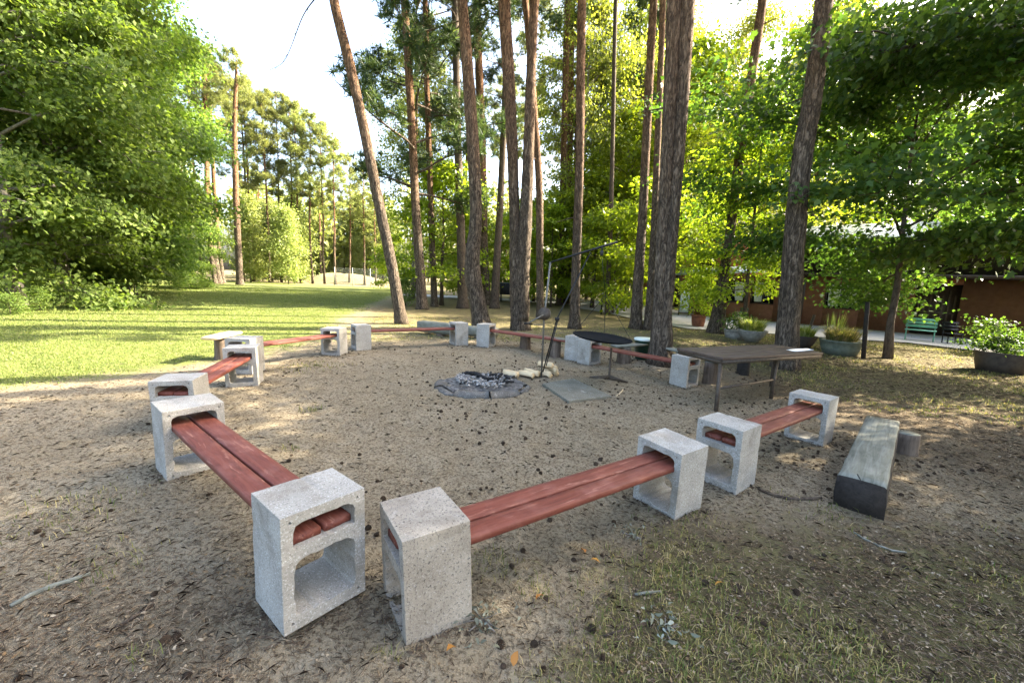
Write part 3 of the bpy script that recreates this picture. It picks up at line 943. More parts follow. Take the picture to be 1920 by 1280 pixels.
for k, (p, lab) in enumerate([
    ([(412, 532, 9), (401, 470, 9), (391, 380, 8), (387, 250, 7), (384, 150, 6)], 'reddish pine, foremost of the cluster left of the lone pine'),
    ([(404, 532, 7), (394, 460, 7), (388, 360, 6), (385, 240, 5), (382, 160, 5)], 'reddish pine tucked left in the cluster beside the lone pine'),
    ([(419, 531, 7), (410, 460, 6), (402, 360, 6), (396, 240, 5), (392, 170, 4)], 'slim pine on the lone-pine side of the reddish cluster')]):
    big_pine(p, (p[0][0], p[0][1]), lab, 2, k, 0.7, seed=40 + k, n=14, far=True, group='pines along the far lawn edge')

# ------------------------------------------------------------------ broadleaf trees
def put_tree(name, pair, loc, label, group=None, rot=0.0, s=1.0, cat='tree', sz=None):
    z = gz1(loc[0], loc[1]) - 0.06
    t = empty(name, (loc[0], loc[1], z), label, cat, (0, 0, rot), group, (s, s, sz or s))
    link('trunk', pair[0], t)
    link('crown', pair[1], t)
    return t


BL = [make_broadleaf(400 + k, H, R, z0, nl, n, lf, M['l_left'], M['bark_g'], S_DIAMOND, (1.1, 0.15), dr, 0.2, 0.35, 0.36, 0.75, 9)
      for k, (H, R, z0, nl, n, lf, dr) in enumerate([(16, 5.2, 0.9, 40, 95000, 0.165, 0.8), (14.5, 4.6, 0.7, 38, 85000, 0.165, 0.9), (18, 4.8, 1.4, 44, 95000, 0.165, 0.6)])]
left = [((36, 572), 0, 0.95, 0.4, 'big leafy tree at the left end of the lawn, foliage hanging down to the bushes'),
        ((128, 560), 1, 1.1, 1.9, 'full green tree second from the left end of the lawn'),
        ((205, 552), 2, 1.0, 3.0, 'tall pale-leaved tree with a grey bare branch showing in its crown'),
        ((235, 547), 0, 0.84, 4.4, 'leafy tree with a dark leaning trunk visible at the lawn edge'),
        ((340, 540), 1, 0.55, 5.2, 'low dark green tree whose bough reaches out towards the reddish pines')]
for (px, v, s, rot, lab) in left:
    p = at_g(*px)
    put_tree('broadleaf_tree', BL[v], p, lab, 'leafy trees along the left side of the lawn', rot, s)
for (x, y, v, s, rot, lab) in [(-24, 17, 2, 1.05, 0.3, 'tall tree rising behind the leftmost leafy tree'),
                               (-27, 25, 0, 1.1, 2.3, 'tall tree showing between the second and third leafy trees on the left'),
                               (-33, 35, 2, 1.0, 1.1, 'tall tree behind the dark leaning trunk on the left'),
                               (-38, 44, 1, 1.05, 4.1, 'rounded tree behind the low dark green tree on the left')]:
    put_tree('broadleaf_tree', BL[v], (x, y), lab, 'leafy trees along the left side of the lawn', rot, s)

UN = [make_broadleaf(500 + k, H, R, z0, nl, n, lf, M['l_mid'], M['bark_d'], S_LEAF, (0.9, 0.1), dr, tr, 0.3, cl, 0.35, 5)
      for k, (H, R, z0, nl, n, lf, dr, tr, cl) in enumerate([
          (8.0, 3.2, 1.2, 20, 9000, 0.19, 0.6, 0.11, 0.42), (13.0, 3.4, 2.4, 26, 13000, 0.19, 0.6, 0.12, 0.48),
          (6.0, 2.4, 0.8, 16, 6500, 0.17, 0.7, 0.06, 0.36)])]
BIRCH = [make_broadleaf(520, 17.0, 3.0, 5.0, 30, 20000, 0.13, M['l_birch'], M['bark_g'], S_DIAMOND, (1.1, 0.6), 2.0, 0.12, 0.8, 0.4, 0.8, 5)]
und = [((828, 572), 0, 0.95, 0.2, 'spreading oak with dark green leaves right of the leaning pine'),
       ((868, 562), 0, 0.8, 2.2, 'low oak in shade behind the S-bent pine'),
       ((740, 545), 2, 0.9, 1.2, 'small oak bough peeping out left behind the leaning pine'),
       ((1000, 566), 0, 0.9, 3.3, 'green understory tree seen between the forked pine and the thin stem'),
       ((1032, 575), 2, 1.0, 0.7, 'small leafy tree behind the winch wheel of the crane'),
       ((1110, 578), 0, 1.0, 4.0, 'leafy tree behind the raised arm of the grill crane'),
       ((1166, 578), 1, 0.95, 5.1, 'tall yellow-green sunlit tree left of the bin-side pine'),
       ((1230, 585), 1, 0.9, 2.6, 'yellow-green tree directly behind the great twin pine'),
       ((1270, 575), 1, 1.45, 0.9, 'brightest yellow-green tree, between the twin pine and the right-leaning pine'),
       ((1388, 629), 1, 0.58, 3.9, 'sunlit leafy tree in front of the dark gable of the building')]
for (px, v, s, rot, lab) in und:
    p = at_g(*px)
    put_tree('broadleaf_tree', UN[v], p, lab, 'leafy understory trees between the pines', rot, s)
for (x, y, v, s, rot, lab) in [(18.0, 26.5, 1, 1.4, 0.5, 'bright sunlit tree towering behind the drooping maple'),
                               (4.0, 34, 1, 0.8, 2.0, 'sunlit tree across the road bend, left of the bin-side pine'),
                               (9.5, 36, 1, 1.2, 3.0, 'sunlit tree far across the road, behind the great twin pine'),
                               (2, 45, 0, 1.2, 4.0, 'pale green tree far behind the forked pine')]:
    put_tree('broadleaf_tree', UN[v], (x, y), lab, 'leafy understory trees between the pines', rot, s)
for (px, s, rot, lab) in [((775, 562), 0.95, 0.0, 'birch with long hanging pale foliage above the green oak'),
                          ((1150, 560), 1.05, 1.0, 'pale airy birch behind the thin dark stem by the road')]:
    put_tree('birch_tree', BIRCH[0], at_g(*px), lab, 'birches among the pines', rot, s)
for (x, y, s, rot, lab) in [(3.8, 27, 1.2, 0.4, 'tall airy birch behind the close pair of orange pines'), (7.2, 30, 1.3, 1.9, 'tall birch whose fine leaves fill the sky left of the bin-side pine'),
                            (11.0, 33, 1.4, 3.1, 'tall birch showing high up left of the great twin pine'), (15.6, 30.5, 1.25, 4.4, 'tall birch behind the lodge, above the potted bush'),
                            (20.0, 29.5, 1.3, 5.3, 'tall birch behind the lodge roof, left of the dark thick pine')]:
    put_tree('birch_tree', BIRCH[0], (x, y), lab, 'birches among the pines', rot, s)
# young bright birches in front of the pines at the far end of the lawn
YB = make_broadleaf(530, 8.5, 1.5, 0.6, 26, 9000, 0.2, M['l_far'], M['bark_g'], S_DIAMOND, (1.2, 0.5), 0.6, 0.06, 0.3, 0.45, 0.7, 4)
for (px, s, lab) in [((482, 530), 1.0, 'young bright birch right beside the lone pine'), ((512, 528), 0.9, 'young birch second right of the lone pine'),
                     ((556, 524), 1.25, 'tallest of the bright young birches left of the sand bank'), ((600, 516), 0.9, 'young birch standing on the back of the sand bank'),
                     ((660, 512), 1.0, 'bright young birch behind the left end of the wire fence'), ((720, 512), 0.95, 'pale young birch behind the wire fence near the leaning pine')]:
    p = at_y(px[0], px[1], 50 + (px[0] - 480) * 0.03 + (16 if px[0] > 570 else 0))
    put_tree('birch_tree', YB, p, lab, 'bright young birches at the end of the lawn', px[0] * 1.3, s)

for k in range(13):
    px = 470 + k * 22 + 7 * math.sin(k * 5.0)
    y = (46.5 + 4.5 * (k % 3)) if px < 560 else 68 + 3 * (k % 3)
    p = at_y(px, 520, y)
    put_tree('birch_tree', YB, (p[0], y), 'bright leafy young tree filling the wood edge under the far pines', 'young trees under the far pines', k * 2.1, 1.15 + 0.3 * math.sin(k * 3.3))
for (px, v, s, lab) in [((958, 558), 2, 1.2, 'low leafy sapling left of the forked pine, over the black boxy stand'), ((1058, 572), 2, 1.1, 'sapling with bright leaves behind the close pair of pines'),
                        ((1148, 588), 2, 0.95, 'sapling by the road bend next to the thin dark stem'), ((1222, 600), 2, 1.05, 'sapling filling the gap left of the great twin pine'),
                        
                        ((890, 560), 2, 1.1, 'sapling showing through behind the S-bent pine')]:
    put_tree('broadleaf_tree', UN[v], at_g(*px), lab, 'leafy understory trees between the pines', px[0] * 0.7, s)
for (x, y, v, s, lab) in [(24.5, 20.5, 0, 0.98, 'dark tall tree behind the middle of the lodge roof'), (28, 22, 2, 0.9, 'tall tree farther behind the right half of the lodge')]:
    put_tree('broadleaf_tree', BL[v], (x, y), lab, 'trees behind the lodge', x * 1.3, s)

# near maples on the right
MA = make_broadleaf(61, 7.6, 4.7, 1.9, 22, 48000, 0.115, M['l_maple'], M['bark_d'], S_MAPLE, (0.95, 0.25), 0.85, 0.085, 0.35, 0.40, 0.22, 8)
MB_ = make_broadleaf(62, 10.0, 6.4, 1.6, 30, 90000, 0.115, M['l_maple'], M['bark_d'], S_MAPLE, (0.9, 0.3), 0.9, 0.17, 0.35, 0.46, 0.22, 9)
pm = at_g(1665, 672)
t = put_tree('maple_tree', MA, pm, 'small maple with a thin leaning trunk and drooping layered branches', None, 0.6)
t.rotation_euler = (math.radians(-3), math.radians(9), 0.6)
put_tree('maple_tree', MB_, (12.6, 6.6), 'large dark maple overhanging from the right edge of the clearing', None, 2.5, 1.0, sz=1.32)
put_tree('maple_tree', MB_, (11.6, 1.6), 'unseen maple added to shade the near ground, just outside the right edge', None, 4.4, 0.92, sz=1.2)  # extra maple beyond the frame, added to shade the clearing
SB = make_broadleaf(71, 1.5, 0.85, 0.15, 12, 1500, 0.12, M['l_maple'], M['bark_d'], S_LEAF, (1.0, 0.3), 0.6, 0.03, 0.3, 0.22, 0.6, 4)
SB2 = make_broadleaf(72, 1.9, 0.75, 0.2, 16, 2200, 0.11, M['l_left'], M['bark_d'], S_LEAF, (1.3, 0.6), 0.5, 0.03, 0.3, 0.2, 0.7, 4)
SB3 = make_broadleaf(73, 1.3, 0.9, 0.1, 14, 2600, 0.085, M['l_left'], M['bark_d'], S_LEAF, (1.0, 0.2), 0.6, 0.03, 0.3, 0.2, 0.6, 5)


def shrub(px, s, lab, pair=None, group=None, rot=0.0, y=None):
    p = at_g(*px) if y is None else at_y(px[0], px[1], y)
    z = gz1(p[0], p[1])
    t = empty('shrub', (p[0], p[1], z - 0.03), lab, 'shrub', (0, 0, rot), group, (s, s, s))
    pr = pair or SB
    link('stems', pr[0], t); link('foliage', pr[1], t)
    return t


shrub((1850, 664), 0.6, 'dark leafy shrub spreading beside the tub at the right edge')
for k, (px, s, lab) in enumerate([((20, 590), 1.0, 'bush with light leaf tips at the far left end of the lawn'), ((75, 583), 0.9, 'low dark bush second from the left along the lawn edge'),
                                  ((125, 576), 1.0, 'bush in deep shade under the second leafy tree'), ((172, 570), 0.9, 'small bush under the tall pale-leaved tree'),
                                  ((368, 541), 1.3, 'yellowish bush at the foot of the low dark green tree')]):
    shrub(px, s * 0.42, lab, SB2 if k % 2 else SB3, 'bushes along the left lawn edge', k * 1.7)
shrub((760, 573), 0.7, 'small leafy shoot growing right of the leaning pine foot', SB2)
shrub((1155, 575), 1.4, 'sunlit bush at the inside of the road bend', SB2, None, 1.0)

# stand of pines farther back: nobody can tell these apart
rng = np.random.default_rng(99)
pts = []
lims = 0
while len(pts) < 50 and lims < 6000:
    lims += 1
    y = rng.uniform(27, 62)
    x = rng.uniform(-0.36, 1.0) * y
    if 8 < x < 30 and 10 < y < 34: continue
    if x > 0.66 * y and y < 46: continue
    px = 960 + x / y * 785
    if px < 770 and y < 52: continue
    if px < 880 and y > 42: continue
    if px < 1120 and y > 47: continue
    if all((x - a) ** 2 + (y - b) ** 2 > 3.0 ** 2 for a, b in pts):
        pts.append((x, y))
for k, (x, y) in enumerate(pts):
    pine(x, y, rng.uniform(16, 21), 'slender pine of the far stand behind the clearing', group='pines of the far stand', var=k, cv=k % 3, rot=rng.uniform(0, 6.28),
         thick=rng.uniform(0.8, 1.15), tilt=(rng.normal(0, 0.015), rng.normal(0, 0.015)), cs=rng.uniform(0.8, 1.1), far=(k % 3 > 0))
for k in range(12):
    px = 458 + k * 22 + rng.uniform(-6, 6)
    y = 48.5 + k * 0.4 + rng.uniform(-1.5, 1.5)
    p = at_y(px, 520, y)
    pine(p[0], y, 20.8 - max(0, px - 550) / 150 * 8.5 + rng.uniform(-0.8, 0.8), 'pine in the row closing the far end of the lawn', group='pines closing the far end of the lawn', var=k, cv=2, rot=k * 1.1,
         thick=0.85, cs=rng.uniform(0.95, 1.1) * (1 - max(0, px - 550) / 150 * 0.35), far=True)
for k, (x, y) in enumerate([(-34, 46), (-31, 50), (-37, 40)]):
    pine(x, y, 21, 'pine rising behind the leafy trees on the left', group='pines behind the left trees', var=k, cv=k, rot=k, thick=1, cs=1.0, far=True)

# the far wood that closes every view, as one mass
rng = np.random.default_rng(123)
mbw = MB()
LV, LA, LN, LS = [], [], [], []
for k in range(330):
    az = math.radians(rng.uniform(-56, 58))
    d = rng.uniform(70, 112)
    x, y = d * math.sin(az), d * math.cos(az)
    H = rng.uniform(12, 18)
    zt = np.linspace(0, H * 0.95, 4)
    mbw.tube(np.stack([x + np.cumsum(rng.normal(0, 0.12, 4)), y + 0 * zt, zt], 1), np.linspace(0.17, 0.05, 4), 5, False)
    low = rng.random() < 0.45
    n = 170 if low else 120
    zz = H * (0.12 + 0.88 * rng.random(n) ** 0.8) if low else H * (0.5 + 0.5 * rng.random(n))
    r = (2.4 if low else 1.9) * np.sqrt(np.clip(1.1 - (zz / H), 0.05, 1)) * np.sqrt(rng.random(n)) * 1.5
    a = rng.uniform(0, 6.28, n)
    LV.append(np.stack([x + r * np.cos(a), y + r * np.sin(a), zz], 1))
    LA.append(rng.normal(0, 1, (n, 3))); LN.append(rng.normal(0, 0.6, (n, 3)) + [0, 0, 1]); LS.append(rng.uniform(0.5, 1.1, n))
LV, LA, LN, LS = map(np.concatenate, (LV, LA, LN, LS))
V1, F1 = leafset(LV, LA, LN, LS, S_DIAMOND)
Vt = np.concatenate(mbw.V)
Ft = np.concatenate(mbw.F[4])
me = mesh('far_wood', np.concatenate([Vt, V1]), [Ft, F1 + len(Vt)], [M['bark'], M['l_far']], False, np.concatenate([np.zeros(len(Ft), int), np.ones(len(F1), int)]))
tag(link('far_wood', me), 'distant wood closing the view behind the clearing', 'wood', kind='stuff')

# ------------------------------------------------------------------ road, sand bank, fence
def sheet(name, pts, z, mat, label, cat, sub=1):
    bm = bmesh.new()
    vs_ = [bm.verts.new((p[0], p[1], z)) for p in pts]
    bm.faces.new(vs_)
    bmesh.ops.triangulate(bm, faces=bm.faces)
    me = bpy.data.meshes.new(name)
    bm.to_mesh(me); bm.free()
    me.materials.append(mat)
    return tag(link(name, me), label, cat, kind='structure')


fr = [at_z(px, py, 0.03) for px, py in ((1086, 578), (1130, 585), (1200, 600), (1290, 616), (1400, 622), (1560, 634), (1700, 642), (1830, 657), (1920, 668))]
bk = [at_z(px, py, 0.03) for px, py in ((1920, 640), (1700, 622), (1480, 601), (1300, 588), (1215, 572), (1170, 566), (1120, 564), (1086, 568))]
sheet('road', fr + [np.array([26, 9.5, 0]), np.array([26, 12, 0])] + bk, 0.035, M['asphalt'], 'pale paved road curving in front of the building', 'road')
sheet('far_road', [np.array(p) for p in ((-9, 31, 0), (3, 27.5, 0), (5.5, 26.5, 0), (6.5, 29.5, 0), (3, 31, 0), (-8, 34, 0))], 0.03, M['asphalt'], 'sunlit strip of road behind the trunks', 'road')

# sand bank
n = 40
u, v = np.meshgrid(np.linspace(-1, 1, n), np.linspace(-1, 1, n))
bx, by = -22.5 + u * 8.5, 57 + v * 5
r2 = np.hypot(u, v)
hz = 1.9 * (1 - sstep(0.1, 1.0, r2)) * (0.75 + 0.25 * vnoise(np.stack([bx.ravel(), by.ravel()], 1) * 0.5, 4).reshape(u.shape)) - 0.06
ii = (np.arange(n - 1)[:, None] * n + np.arange(n - 1)[None]).ravel()
tag(link('sand_mound', mesh('sand_mound', np.stack([bx.ravel(), by.ravel(), hz.ravel()], 1), [np.stack([ii, ii + 1, ii + n + 1, ii + n], 1)], M['sand'], True)),
    'pale sand bank at the far end of the lawn', 'sand bank', kind='structure')

A0, A1 = at_y(628, 535, 46), at_y(792, 538, 47)
fence = empty('wire_fence', (A0[0], A0[1], 0), 'tall see-through wire mesh fence at the far end of the lawn', 'fence')
L = np.hypot(*(A1 - A0)[:2]); ang = math.atan2(A1[1] - A0[1], A1[0] - A0[0])
fence.rotation_euler = (0, 0, ang)
for k in range(6):
    MB().tube([[k * L / 5, 0, -0.1], [k * L / 5, 0, 2.05]], 0.03, 8).build('post', M['galv'], fence)
mb = MB()
for k in range(int(L / 0.1)):
    mb.tube([[k * 0.1, 0.02, 0.05], [k * 0.1, 0.02, 2.0]], 0.004, 3, False)
for k in range(17):
    mb.tube([[0, 0.02, 0.05 + k * 0.12], [L, 0.02, 0.05 + k * 0.12]], 0.004, 3, False)
mb.build('wire_mesh', M['galv'], fence)

# ------------------------------------------------------------------ building on the right
f0, f1 = at_z(1300, 592, 0.0), at_z(1880, 643, 0.0)
fd = (f1 - f0)[:2]; FL = np.hypot(*fd) + 5; fang = math.atan2(fd[1], fd[0])
bld = empty('lodge_building', (f0[0], f0[1], 0.0), 'long low lodge with terracotta walls, dark timber top and pale metal roof', 'building', (0, 0, fang))
# local: x along the front, -y towards the road, z up. Wall with real openings
WH = 2.15
opens = [(0.9, 2.3, 0.82, 1.88), (2.55, 3.55, 0.82, 1.88), (5.4, 6.6, 0.82, 1.88), (8.2, 9.4, 0.05, 1.95)]
mb = MB()
xs = 0.0
for (a, b, z0, z1) in opens:
    mb.box(((xs + a) / 2, 0.15, WH / 2), (a - xs, 0.3, WH))
    if z0 > 0.1: mb.box(((a + b) / 2, 0.15, z0 / 2), (b - a, 0.3, z0))
    mb.box(((a + b) / 2, 0.15, (z1 + WH) / 2), (b - a, 0.3, WH - z1))
    xs = b
mb.box(((xs + FL) / 2, 0.15, WH / 2), (FL - xs, 0.3, WH))
mb.box((0.15, 4.15, WH / 2), (0.3, 7.7, WH))
mb.box((FL - 0.15, 4.15, WH / 2), (0.3, 7.7, WH))
mb.box((FL / 2, 8.15, WH / 2), (FL, 0.3, WH))
mb.build('wall', M['wall'], bld)
MB().box((FL / 2, 0.1, 0.03), (FL, 0.5, 0.06)).build('plinth', M['conc_d'], bld)
for i, (a, b, z0, z1) in enumerate(opens):
    if i == 3:
        d = MB().box(((a + b) / 2, 0.2, 1.0), (b - a, 0.06, 1.9)).build('gate', M['frame'], bld)
        mb = MB()
        for k in range(7):
            mb.box((a + 0.12 + k * (b - a - 0.24) / 6, 0.155, 0.95), (0.06, 0.03, 1.6 if k % 2 else 1.2))
        mb.box(((a + b) / 2, 0.135, 0.9), (b - a - 0.1, 0.02, 0.07))
        mb.build('slats', M['brownwood'], d)
        continue
    wn = MB()
    for (cx, cz, sx, sz) in (((a + b) / 2, z0 + 0.03, b - a, 0.06), ((a + b) / 2, z1 - 0.03, b - a, 0.06), (a + 0.03, (z0 + z1) / 2, 0.06, z1 - z0 - 0.12), (b - 0.03, (z0 + z1) / 2, 0.06, z1 - z0 - 0.12), ((a + b) / 2, (z0 + z1) / 2, 0.05, z1 - z0 - 0.12)):
        wn.box((cx, 0.12, cz), (sx, 0.08, sz))
    wo = wn.build('window', M['frame'], bld)
    MB().box(((a + b) / 2, 0.20, (z0 + z1) / 2), (b - a, 0.01, z1 - z0)).build('pane', M['glass'], wo)
    for sgn in (0, 1):
        if i == 1 and sgn: continue
        # gathered curtain hanging slanted behind the frame
        xx = np.linspace(0, 0.42, 14)
        V = []
        for zz, sp, of in ((z1 - 0.07, 1.0, 0), (z0 + 0.35, 0.9, 0.02), (z0 + 0.1, 0.78, 0.05)):
            xo = (a + 0.1 + xx * sp + of) if sgn == 0 else (b - 0.1 - xx * sp - of * 0.2)
            V.append(np.stack([xo, 0.185 - 0.012 * np.cos(xx * 60) - 0.012, np.full(14, zz)], 1))
        ii = (np.arange(2)[:, None] * 14 + np.arange(13)[None]).ravel()
        link('curtain', mesh('curtain', np.concatenate(V), [np.stack([ii, ii + 1, ii + 15, ii + 14], 1)], M['curtain'], True), wo)
# lean-to roof strip, dark timber upper storey, metal roof
mb = MB()
V = np.array([[-0.9, -0.75, 2.05], [3.2, -0.75, 2.25], [3.2, 0.3, 2.6], [-0.9, 0.3, 2.35]])
mb.add(np.concatenate([V, V + [0, 0, 0.06]]), [[[3, 2, 1, 0], [4, 5, 6, 7], [0, 1, 5, 4], [1, 2, 6, 5], [2, 3, 7, 6], [3, 0, 4, 7]]])
mb.build('canopy', M['roof'], bld)
MB().box((1.6 + FL / 2, 1.6, 2.95), (FL - 3.2, 2.6, 1.58)).build('upper_wall', M['cladding'], bld)
MB().box((FL / 2 + 1.5, -0.35, 2.22), (FL - 3.4, 0.7, 0.12)).build('eave', M['frame'], bld)
mb = MB()
rx0, rx1 = 3.6, FL + 0.6
nrib = int((rx1 - rx0) / 0.4)
sl_ = [(-0.75, 3.15), (4.4, 4.75), (9.4, 3.15)]
for (ya, za), (yb, zb) in zip(sl_[:-1], sl_[1:]):
    V = np.array([[rx0, ya, za], [rx1, ya, za], [rx1, yb, zb], [rx0, yb, zb]])
    mb.add(np.concatenate([V, V + [0, 0, 0.05]]), [[[3, 2, 1, 0], [4, 5, 6, 7], [0, 1, 5, 4], [1, 2, 6, 5], [2, 3, 7, 6], [3, 0, 4, 7]]])
    for k in range(nrib):
        x = rx0 + 0.2 + k * 0.4
        V = np.array([[x - 0.02, ya, za + 0.048], [x + 0.02, ya, za + 0.048], [x + 0.02, yb, zb + 0.048], [x - 0.02, yb, zb + 0.048]])
        mb.add(np.concatenate([V, V + [0, 0, 0.035]]), [[[4, 5, 6, 7], [0, 1, 5, 4], [1, 2, 6, 5], [2, 3, 7, 6], [3, 0, 4, 7]]])
mb.build('roof', M['roof'], bld)
MB().add(np.array([[3.66, -0.5, 3.2], [3.66, 9.1, 3.2], [3.66, 4.4, 4.68], [3.74, -0.5, 3.2], [3.74, 9.1, 3.2], [3.74, 4.4, 4.68]]), [[[0, 2, 1], [3, 4, 5]], [[0, 1, 4, 3], [1, 2, 5, 4], [2, 0, 3, 5]]]).build('gable', M['cladding'], bld)
for x in (4.75, 7.6, 11.8):
    MB().tube([[x, -0.62, 0], [x, -0.62, 2.17]], 0.045, 8).build('post', M['frame'], bld)

# brick house farther off
hb = empty('brick_house', (15.5, 34.0, 0), 'orange brick house half hidden behind the far pines', 'building', (0, 0, -0.5))
mb = MB()
mb.box((0, 0, 2.4), (9, 7, 4.8))
mb.build('wall', M['brick'], hb)
MB().add(np.array([[-4.9, -4, 4.82], [4.9, -4, 4.82], [4.9, 4, 4.82], [-4.9, 4, 4.82], [-4.9, 0, 7.2], [4.9, 0, 7.2]]), [[[0, 1, 5, 4], [2, 3, 4, 5], [3, 2, 1, 0]], [[0, 4, 3], [1, 2, 5]]]).build('roof', M['cladding'], hb)
for k in range(3):
    for zz in (1.5, 3.6):
        wo = MB().box((-3 + k * 3, -3.5, zz), (1.2, 0.1, 1.2)).build('window', M['frame'], hb)
        MB().box((-3 + k * 3, -3.556, zz), (1.0, 0.012, 1.0)).build('pane', M['glass'], wo)

# ------------------------------------------------------------------ concrete blocks of the ring
def arc_rect(x0, z0, x1, z1, r, seg, jit, rng):
    pts = []
    cs = [(x1 - r[0], z0 + r[0], -90, r[0]), (x1 - r[1], z1 - r[1], 0, r[1]), (x0 + r[2], z1 - r[2], 90, r[2]), (x0 + r[3], z0 + r[3], 180, r[3])]
    for cx, cz, a0, rr in cs:
        for k in range(seg + 1):
            a = math.radians(a0 + 90 * k / seg)
            pts.append((cx + rr * math.cos(a), cz + rr * math.sin(a)))
    out = []
    for i, p in enumerate(pts):
        q = pts[(i + 1) % len(pts)]
        d = math.dist(p, q)
        k = max(1, int(d / 0.022))
        for j in range(k):
            out.append((p[0] + (q[0] - p[0]) * j / k + rng.normal(0, jit), p[1] + (q[1] - p[1]) * j / k + rng.normal(0, jit)))
    return out


def make_block(seed, broken=False):
    """upright hollow block: the web is the shelf the planks lie on; front at y=-BD/2"""
    rng = np.random.default_rng(seed)
    hw, hh = BW / 2, BH / 2
    wl = 0.047
    loops = []
    outer = []
    for a, b in (((-hw, -hh), (hw, -hh)), ((hw, -hh), (hw, hh)), ((hw, hh), (-hw, hh)), ((-hw, hh), (-hw, -hh))):
        k = 14
        for j in range(k):
            outer.append((a[0] + (b[0] - a[0]) * j / k, a[1] + (b[1] - a[1]) * j / k))
    up = arc_rect(-hw + wl, hh - 0.148, hw - wl, hh - 0.045, (0.006, 0.034, 0.034, 0.006), 2, 0.0012, rng)
    lo = arc_rect(-hw + wl, -hh + 0.055, hw - wl, hh - 0.200, (0.03, 0.045, 0.045, 0.03), 3, 0.0022, rng)
    dim = []
    for sx in (-1, 1):
        for z in (hh - 0.032, -hh + 0.035):
            cx = sx * (hw - 0.036)
            dim.append([(cx + 0.0085 * math.cos(a + 1.57), z + 0.0085 * math.sin(a + 1.57)) for a in np.arange(3) * 2 * PI / 3])
    bm = bmesh.new()
    nl = [outer, up, lo] + dim
    rings = []
    for y in (-BD / 2, BD / 2):
        es, rs = [], []
        for lp in nl:
            vs_ = [bm.verts.new((p[0], y, p[1])) for p in lp]
            rs.append(vs_)
            es += [bm.edges.new((vs_[i], vs_[(i + 1) % len(vs_)])) for i in range(len(vs_))]
        bmesh.ops.triangle_fill(bm, edges=es, use_beauty=True, use_dissolve=False, normal=(0, -1 if y < 0 else 1, 0))
        rings.append(rs)
    for li in range(len(nl)):
        a, b = rings[0][li], rings[1][li]
        if li < 3:
            for i in range(len(a)):
                j = (i + 1) % len(a)
                bm.faces.new((a[i], a[j], b[j], b[i]))
        else:
            for r, s in ((a, 1), (b, -1)):
                c = [bm.verts.new((v.co.x, v.co.y + s * 0.03, v.co.z)) for v in r]
                for i in range(3):
                    bm.faces.new((r[i], r[(i + 1) % 3], c[(i + 1) % 3], c[i]))
                bm.faces.new(c)
    bmesh.ops.recalc_face_normals(bm, faces=bm.faces)
    # chips out of the outer edges
    for v in bm.verts:
        x, y, z = v.co
        e = (abs(abs(x) - hw) < 1e-4) + (abs(abs(z) - hh) < 1e-4) + (abs(abs(y) - BD / 2) < 1e-4)
        if e >= 2 and rng.random() < 0.4:
            s = rng.uniform(0, 0.0014) if rng.random() < 0.95 else 0.004
            v.co.x -= math.copysign(s, x) * (abs(abs(x) - hw) < 1e-4)
            v.co.z -= math.copysign(s, z) * (abs(abs(z) - hh) < 1e-4)
    me = bpy.data.meshes.new('concrete_block')
    bm.to_mesh(me); bm.free()
    return me


BM = [make_block(800 + k) for k in range(4)]
for b_ in BM: b_.materials.append(M['conc'])
bmb = make_block(812); bmb.materials.append(M['conc_b'])
BLAB = {
    'A': 'hollow concrete block nearest on the left, its two openings facing us',
    'B': 'hollow concrete block nearest of all, brown speckled side towards us, wilted leaves at its foot',
    'C': 'hollow concrete block holding the far end of the near-left red bench',
    'C2': 'concrete block right behind the far block of the near-left bench, cream side sunlit',
    'D': 'hollow concrete block holding the far end of the long near red bench on the right',
    'E': 'hollow concrete block with red plank ends in its opening, second past the front bench',
    'F': 'hollow concrete block at the far end of the right-hand bench, beside the old beam bench',
    'G': 'grey hollow concrete block at the lawn edge, standing in front of its twin',
    'G2': 'grey hollow concrete block half hidden behind its twin at the lawn edge',
    'H': 'hollow concrete block at the far end of the lawn-side bench, sun on its cream side',
    'I': 'cream hollow concrete block with the left end of the far back bench',
    'J': 'hollow concrete block at the right end of the far back bench, before grey stacked timbers',
    'K': 'hollow concrete block at the foot of the S-bent pine',
    'L': 'pale concrete block close left of the grill pan, half covered by it',
    'M': 'concrete block under the left edge of the grill pan',
    'N': 'hollow concrete block beside the brown table, at the bench end before the twin pine',
}
BO = {}
for k, (nm, (x, y, yaw, z0, rx, ry)) in enumerate(BLK.items()):
    me = bmb if nm == 'B' else BM[k % 4]
    o = link('concrete_block', me, None, (x, y, z0 + BH / 2), (math.radians(rx), math.radians(ry), math.radians(yaw)))
    bv = o.modifiers.new('bevel', 'BEVEL'); bv.width = 0.0035; bv.segments = 2; bv.limit_method = 'ANGLE'; bv.angle_limit = 1.0
    tag(o, BLAB[nm], 'concrete block', 'hollow concrete blocks of the bench ring')
    BO[nm] = o

# red benches: two planks each, lying through the blocks
BEN = [('A', 'C', 'near-left red bench, planks run between two concrete blocks away from us'),
       ('B', 'D', 'longest-looking red bench in front on the right, crossing the picture middle'),
       ('E', 'F', 'red bench farther right, ending beside the old beam bench'),
       ('C2', 'G', 'short-looking red bench on the left next to the lawn'),
       ('G2', 'H', 'sunlit red bench along the lawn behind the left pair of blocks'),
       ('I', 'J', 'thin-looking red bench at the far back in front of the leaning pine'),
       ('K', 'L', 'red bench behind the crane, from the S-bent pine to the grill pan'),
       ('M', 'N', 'red bench from under the grill pan to the block by the table')]


